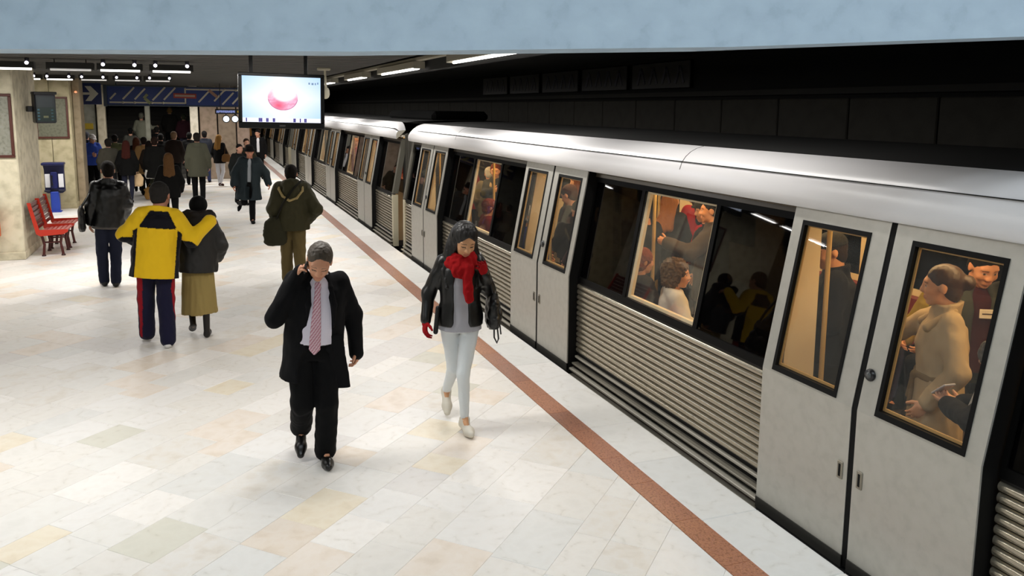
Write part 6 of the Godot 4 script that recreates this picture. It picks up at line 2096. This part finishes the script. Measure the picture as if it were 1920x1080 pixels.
# ---------------------------------------------------------------- passengers
func _passengers() -> void:
	var g := "passengers in the nearest car"
	var lo := {"c": 0.014, "hc": 0.0075, "gc": 0.007, "sc": 0.016}
	var bk := Color(0.05, 0.045, 0.042)
	var far := Vector3(0, 0, 0)
	# woman in the beige belted coat at the nearest door
	var knot := func(J):
		var T: Transform3D = J.T
		return [loft(T, [[0.085, 0.182, 0.146], [0.125, 0.182, 0.146]]), egg(T * Vector3(0.03, 0.10, 0.145), Vector3(0.032, 0.026, 0.022), T.basis), cap(T * Vector3(0.03, 0.09, 0.15), T * Vector3(0.05, -0.10, 0.165), 0.017, 0.015), cap(T * Vector3(0.02, 0.09, 0.15), T * Vector3(-0.01, -0.06, 0.165), 0.017, 0.015)]
	var beige := figure("woman in a belted beige coat and hair bun behind the nearest door glass", Vector3(4.16, 0, -3.66), 232.0, lo.merged({"h": 1.68, "fem": true, "c": 0.011, "hc": 0.005, "gc": 0.005, "head": Vector3(4, -10, 0), "skin": Color(0.82, 0.60, 0.45), "brow": Color(0.25, 0.15, 0.08),
		"j": {"elR": Vector3(-0.20, 1.27, 0.22), "wrR": Vector3(-0.06, 1.34, 0.42), "hdR": Vector3(0.2, 0.2, 0.9), "pnR": Vector3(0.8, 0, -0.3), "elL": Vector3(0.25, 1.14, -0.06), "wrL": Vector3(0.22, 0.92, 0.10)},
		"curlR": 0.8, "wear": [["coat", "top", Color(0.66, 0.58, 0.45), {"puff": 0.030, "hem": -0.30, "boxy": 0.15, "arm": 0.020, "collar": 0.05, "folds": 0.016}], ["coat_belt", "prims", Color(0.47, 0.39, 0.27), {"make": knot, "cell": 0.008, "k": 0.012}],
			["trousers", "trousers", bk, {"ease": 0.01}], ["shoe", "shoes", bk], ["coat_collar", "prims", Color(0.62, 0.54, 0.41), {"make": func(J): return [cap(J.T * Vector3(0.08, 0.53, -0.02), J.T * Vector3(0.095, 0.42, 0.11), 0.022, 0.030), cap(J.T * Vector3(-0.08, 0.53, -0.02), J.T * Vector3(-0.095, 0.42, 0.11), 0.022, 0.030), cap(J.T * Vector3(0.08, 0.53, -0.03), J.T * Vector3(-0.08, 0.53, -0.03), 0.026, 0.026)], "cell": 0.008, "k": 0.02}], ["hair", "hair", Color(0.21, 0.125, 0.06), {"style": "bun", "rough": 0.5}]]}), g)
	var man := figure("dark-haired man in a maroon shirt and grey jacket looking down behind the beige coat", Vector3(4.78, 0, -3.96), -30.0, lo.merged({"h": 1.74, "head": Vector3(24, 6, 0), "skin": Color(0.80, 0.57, 0.43), "brow": Color(0.05, 0.035, 0.03),
		"j": {"elL": Vector3(0.26, 1.14, -0.02), "wrL": Vector3(0.20, 0.94, 0.14), "elR": Vector3(-0.26, 1.14, -0.02), "wrR": Vector3(-0.20, 0.94, 0.14)},
		"wear": [["shirt", "top", Color(0.22, 0.045, 0.045), {"puff": 0.012, "hem": -0.05, "sleeve": 0.5}], ["jacket", "top", Color(0.22, 0.23, 0.20), {"puff": 0.036, "hem": -0.14, "boxy": 0.8, "open": 0.07, "arm": 0.024, "folds": 0.010}], ["trousers", "trousers", bk, {"ease": 0.02}], ["shoe", "shoes", bk], ["hair", "hair", Color(0.045, 0.032, 0.026), {"style": "short"}]]}), g)
	var badge := thing("name_badge", "small white badge on the maroon-shirted passenger's chest", "badge", Vector3(4.70, 1.31, -3.80), deg_to_rad(-30))
	obj("card", bevel(Vector3(-0.05, -0.03, -0.003), Vector3(0.05, 0.03, 0.004), 0.002), mat(Color(0.86, 0.83, 0.78), 0.5), badge)
	obj("print_line", box(Vector3(-0.035, -0.004, 0.004), Vector3(0.035, 0.004, 0.0055)), mat(Color(0.25, 0.2, 0.2), 0.6), badge)
	# someone reading a phone, lower right
	var reader := figure("grey-haired passenger in a dark blue coat and white scarf bent over a phone", Vector3(3.92, 0, -3.02), 190.0, lo.merged({"h": 1.42, "fem": true, "head": Vector3(34, 0, 0), "skin": Color(0.80, 0.60, 0.48), "gc": 0.005,
		"j": {"elL": Vector3(0.24, 1.22, 0.06), "wrL": Vector3(0.06, 1.22, 0.34), "hdL": Vector3(-0.5, 0.2, 0.8), "pnL": Vector3(-0.2, 0.7, 0.4), "elR": Vector3(-0.24, 1.22, 0.06), "wrR": Vector3(-0.06, 1.22, 0.32), "hdR": Vector3(0.4, 0.25, 0.8), "pnR": Vector3(0.2, 0.7, 0.4)},
		"wear": [["coat", "top", Color(0.055, 0.065, 0.10), {"puff": 0.045, "hem": -0.25, "boxy": 0.7, "arm": 0.03, "folds": 0.01}], ["scarf", "prims", Color(0.70, 0.69, 0.68), {"make": func(J): return [egg(J.T * Vector3(0, 0.48, 0.04), Vector3(0.12, 0.06, 0.11), J.T.basis), cap(J.T * Vector3(0.03, 0.46, 0.13), J.T * Vector3(0.04, 0.25, 0.18), 0.045, 0.05)]}], ["trousers", "trousers", bk, {"ease": 0.01}], ["shoe", "shoes", bk], ["hair", "hair", Color(0.34, 0.33, 0.32), {"style": "round"}]]}), g)
	var ph := thing("pocket_phone", "white phone in the hands of the bent grey-haired passenger", "phone", reader.transform * Vector3(0.0, 1.30, 0.42))
	ph.rotation = Vector3(deg_to_rad(-50), deg_to_rad(176), 0)
	obj("case", bevel(Vector3(-0.04, -0.06, -0.006), Vector3(0.04, 0.06, 0.006), 0.004), mat(Color(0.72, 0.72, 0.74), 0.3), ph)
	obj("screen", box(Vector3(-0.034, -0.05, 0.006), Vector3(0.034, 0.05, 0.0075)), mat(Color(0.10, 0.11, 0.13), 0.1), ph)
	# capped man in the left door window
	var capped := figure("man in a dark cap and navy jacket standing in the left door window", Vector3(4.27, 0, -4.72), 226.0, lo.merged({"h": 1.72, "head": Vector3(12, 20, 0), "skin": Color(0.80, 0.57, 0.42),
		"j": {"elL": Vector3(0.26, 1.14, 0.0), "wrL": Vector3(0.14, 1.12, 0.22), "elR": Vector3(-0.26, 1.14, 0.0), "wrR": Vector3(-0.20, 0.96, 0.16)},
		"wear": [["jacket", "top", Color(0.045, 0.05, 0.075), {"puff": 0.045, "hem": -0.14, "boxy": 0.8, "arm": 0.032, "collar": 0.04, "folds": 0.012}], ["trousers", "trousers", bk, {"ease": 0.02}], ["shoe", "shoes", bk], ["cap", "hat", Color(0.10, 0.10, 0.10), {"style": "cap"}], ["hair", "hair", Color(0.16, 0.11, 0.07), {"style": "short"}]]}), g)
	# the lit window between the doors
	var reach := figure("man in a grey-brown coat reaching for the pole in the lit window", Vector3(4.74, 0, -6.95), 238.0, lo.merged({"h": 1.73, "c": 0.012, "hc": 0.006, "gc": 0.005, "head": Vector3(2, -6, 0), "skin": Color(0.80, 0.56, 0.40), "brow": Color(0.07, 0.05, 0.04),
		"j": {"elL": Vector3(0.24, 1.22, 0.22), "wrL": Vector3(0.12, 1.30, 0.44), "hdL": Vector3(0.0, 0.25, 0.9), "pnL": Vector3(-0.9, 0, 0.0), "elR": Vector3(-0.26, 1.14, -0.02), "wrR": Vector3(-0.22, 0.93, 0.12)},
		"curlL": 0.95, "wear": [["coat", "top", Color(0.25, 0.21, 0.16), {"puff": 0.042, "hem": -0.24, "boxy": 0.8, "arm": 0.034, "collar": 0.05, "folds": 0.012}], ["trousers", "trousers", bk, {"ease": 0.02}], ["shoe", "shoes", bk], ["hair", "hair", Color(0.065, 0.045, 0.035), {"style": "short"}]]}), g)
	figure("man in a grey flat cap and red scarf in the lit window", Vector3(5.12, 0, -7.62), 236.0, lo.merged({"h": 1.62, "head": Vector3(6, -8, 0), "skin": Color(0.80, 0.57, 0.42),
		"wear": [["coat", "top", Color(0.12, 0.115, 0.10), {"puff": 0.04, "hem": -0.24, "boxy": 0.8, "arm": 0.03, "folds": 0.01}], ["scarf", "prims", Color(0.72, 0.05, 0.05), {"make": func(J): return [egg(J.T * Vector3(0, 0.49, 0.0), Vector3(0.10, 0.05, 0.10), J.T.basis), cap(J.T * Vector3(-0.05, 0.46, 0.10), J.T * Vector3(-0.07, 0.26, 0.15), 0.04, 0.04)]}], ["trousers", "trousers", bk, {}], ["shoe", "shoes", bk], ["flat_cap", "hat", Color(0.20, 0.19, 0.17), {"style": "flat"}], ["hair", "hair", Color(0.2, 0.16, 0.12), {"style": "short"}]]}), g)
	var lady := figure("passenger with long ginger-blond hair seen from behind in the lit window", Vector3(5.05, 0, -8.25), 120.0, lo.merged({"h": 1.68, "fem": true, "skin": Color(0.82, 0.62, 0.48),
		"j": {"elL": Vector3(0.24, 1.14, 0.0), "wrL": Vector3(0.20, 0.94, 0.14), "elR": Vector3(-0.24, 1.14, 0.0), "wrR": Vector3(-0.20, 0.94, 0.14)},
		"wear": [["jacket", "top", Color(0.08, 0.075, 0.07), {"puff": 0.04, "hem": -0.16, "boxy": 0.6, "arm": 0.03, "folds": 0.01}], ["trousers", "trousers", bk, {}], ["shoe", "shoes", bk], ["hair", "hair", Color(0.62, 0.40, 0.20), {"style": "long"}]]}), g)
	again(man, "passenger in a dark coat at the left of the lit window", Vector3(4.55, 0, -7.95), 200.0, 1.60, {"jacket": Color(0.07, 0.07, 0.065), "shirt": Color(0.3, 0.1, 0.08), "hair": Color(0.16, 0.07, 0.04)}, g)
	again(lady, "passenger in a red jacket far inside the lit window", Vector3(5.55, 0, -8.5), 190.0, 1.72, {"jacket": Color(0.62, 0.05, 0.05), "hair": Color(0.10, 0.06, 0.04)}, g)
	# seated on the bench under the window
	var seat := {"pel": Vector3(0, 0.56, -0.02), "neck": Vector3(0, 1.075, -0.03), "hipL": Vector3(0.09, 0.54, 0.0), "hipR": Vector3(-0.09, 0.54, 0.0), "kneeL": Vector3(0.10, 0.53, 0.38), "kneeR": Vector3(-0.10, 0.53, 0.38), "ankL": Vector3(0.10, 0.085, 0.32), "ankR": Vector3(-0.10, 0.085, 0.32), "toeL": Vector3(0.11, 0.035, 0.48), "toeR": Vector3(-0.11, 0.035, 0.48),
		"elL": Vector3(0.25, 0.78, 0.04), "wrL": Vector3(0.12, 0.66, 0.26), "elR": Vector3(-0.25, 0.78, 0.04), "wrR": Vector3(-0.12, 0.66, 0.26)}
	var curly := figure("seated woman with curly brown hair and a white jumper inside the lit window", Vector3(3.95, -0.02, -6.30), 72.0, lo.merged({"h": 1.66, "fem": true, "hc": 0.006, "hac": 0.007, "head": Vector3(2, -22, 0), "skin": Color(0.84, 0.58, 0.38), "j": seat,
		"wear": [["jumper", "top", Color(0.82, 0.78, 0.70), {"puff": 0.035, "hem": -0.08, "boxy": 0.6, "arm": 0.025, "collar": 0.02, "folds": 0.008}], ["trousers", "trousers", bk, {}], ["shoe", "shoes", bk], ["hair", "hair", Color(0.36, 0.27, 0.17), {"style": "curly"}]]}), g)
	var round_h := figure("seated passenger with a round ginger-brown head beside the curly-haired woman", Vector3(3.97, -0.02, -6.97), 86.0, lo.merged({"h": 1.66, "head": Vector3(6, 0, 0), "skin": Color(0.80, 0.56, 0.40), "j": seat,
		"wear": [["jumper", "top", Color(0.10, 0.075, 0.06), {"puff": 0.04, "hem": -0.08, "boxy": 0.7, "arm": 0.03, "folds": 0.008}], ["trousers", "trousers", bk, {}], ["shoe", "shoes", bk], ["hair", "hair", Color(0.46, 0.20, 0.08), {"style": "round"}]]}), g)
	again(round_h, "seated passenger in grey at the right of the lit window", Vector3(4.0, -0.02, -5.50), 88.0, 1.60, {"jumper": Color(0.30, 0.30, 0.30), "hair": Color(0.12, 0.09, 0.07)}, g)
	again(round_h, "seated passenger in yellow behind the dark glass right of the lit window", Vector3(5.98, -0.02, -5.30), 270.0, 1.66, {"jumper": Color(0.50, 0.42, 0.12), "hair": Color(0.10, 0.08, 0.06)}, g)
	# second door and second window
	again(man, "brown-haired passenger close behind the second door's right glass", Vector3(4.26, 0, -9.22), 205.0, 1.68, {"jacket": Color(0.12, 0.10, 0.09), "shirt": Color(0.3, 0.28, 0.25), "hair": Color(0.22, 0.11, 0.05)}, g)
	again(lady, "ginger-haired passenger deeper inside the second door's right glass", Vector3(4.85, 0, -10.35), 200.0, 1.72, {"jacket": Color(0.10, 0.09, 0.10), "hair": Color(0.42, 0.22, 0.10)}, g)
	again(man, "passenger in a plum jacket low in the second door's right glass", Vector3(4.14, 0, -8.66), 215.0, 1.55, {"jacket": Color(0.20, 0.10, 0.11), "hair": Color(0.08, 0.06, 0.05)}, g)
	again(beige, "woman in a dark grey jumper gripping the pole in the second lit window", Vector3(4.50, 0, -12.75), -16.0, 1.70, {"coat": Color(0.20, 0.20, 0.18), "coat_belt": null, "hair": Color(0.34, 0.13, 0.06)}, g)
	again(man, "passenger in a cream striped jacket at the left of the second lit window", Vector3(4.62, 0, -13.4), 160.0, 1.60, {"jacket": Color(0.44, 0.40, 0.30), "shirt": Color(0.3, 0.3, 0.28), "hair": Color(0.7, 0.68, 0.64)}, g)
	again(round_h, "seated red-haired passenger in a red jacket in the second lit window", Vector3(4.02, -0.02, -11.65), 84.0, 1.64, {"jumper": Color(0.40, 0.06, 0.05), "hair": Color(0.42, 0.13, 0.05)}, g)
	again(round_h, "seated grey-haired passenger in white in the second lit window", Vector3(4.0, -0.02, -10.98), 70.0, 1.62, {"jumper": Color(0.72, 0.70, 0.66), "hair": Color(0.50, 0.44, 0.34)}, g)
	again(round_h, "seated passenger in blue with white hair behind the dark glass by the second door", Vector3(4.0, -0.02, -10.05), 60.0, 1.74, {"jumper": Color(0.11, 0.14, 0.42), "hair": Color(0.55, 0.56, 0.60)}, g)
	again(man, "passenger in an olive jacket in the third door's right glass", Vector3(4.25, 0, -14.2), 180.0, 1.70, {"jacket": Color(0.36, 0.32, 0.18), "shirt": Color(0.5, 0.12, 0.08), "hair": Color(0.24, 0.08, 0.05)}, g)
	again(lady, "passenger in a red top in the third door's left glass", Vector3(4.6, 0, -14.6), 190.0, 1.66, {"jacket": Color(0.50, 0.10, 0.07), "hair": Color(0.2, 0.1, 0.06)}, g)
	var g2 := "passengers in the second car"
	again(man, "passenger in black in the first lit window of the second car", Vector3(4.2, 0, -21.6), 100.0, 1.70, {"jacket": Color(0.06, 0.06, 0.06), "shirt": Color(0.6, 0.55, 0.45), "hair": Color(0.4, 0.14, 0.06)}, g2)
	again(lady, "passenger in a pale top in the first lit window of the second car", Vector3(4.5, 0, -22.6), 100.0, 1.66, {"jacket": Color(0.6, 0.56, 0.45)}, g2)
	again(lady, "passenger in a red jacket by the second door of the second car", Vector3(4.2, 0, -24.0), 90.0, 1.70, {"jacket": Color(0.5, 0.08, 0.08)}, g2)
	again(man, "passenger by the third door of the second car", Vector3(4.3, 0, -29.0), 90.0, 1.70, {"jacket": Color(0.2, 0.2, 0.3)}, g2)
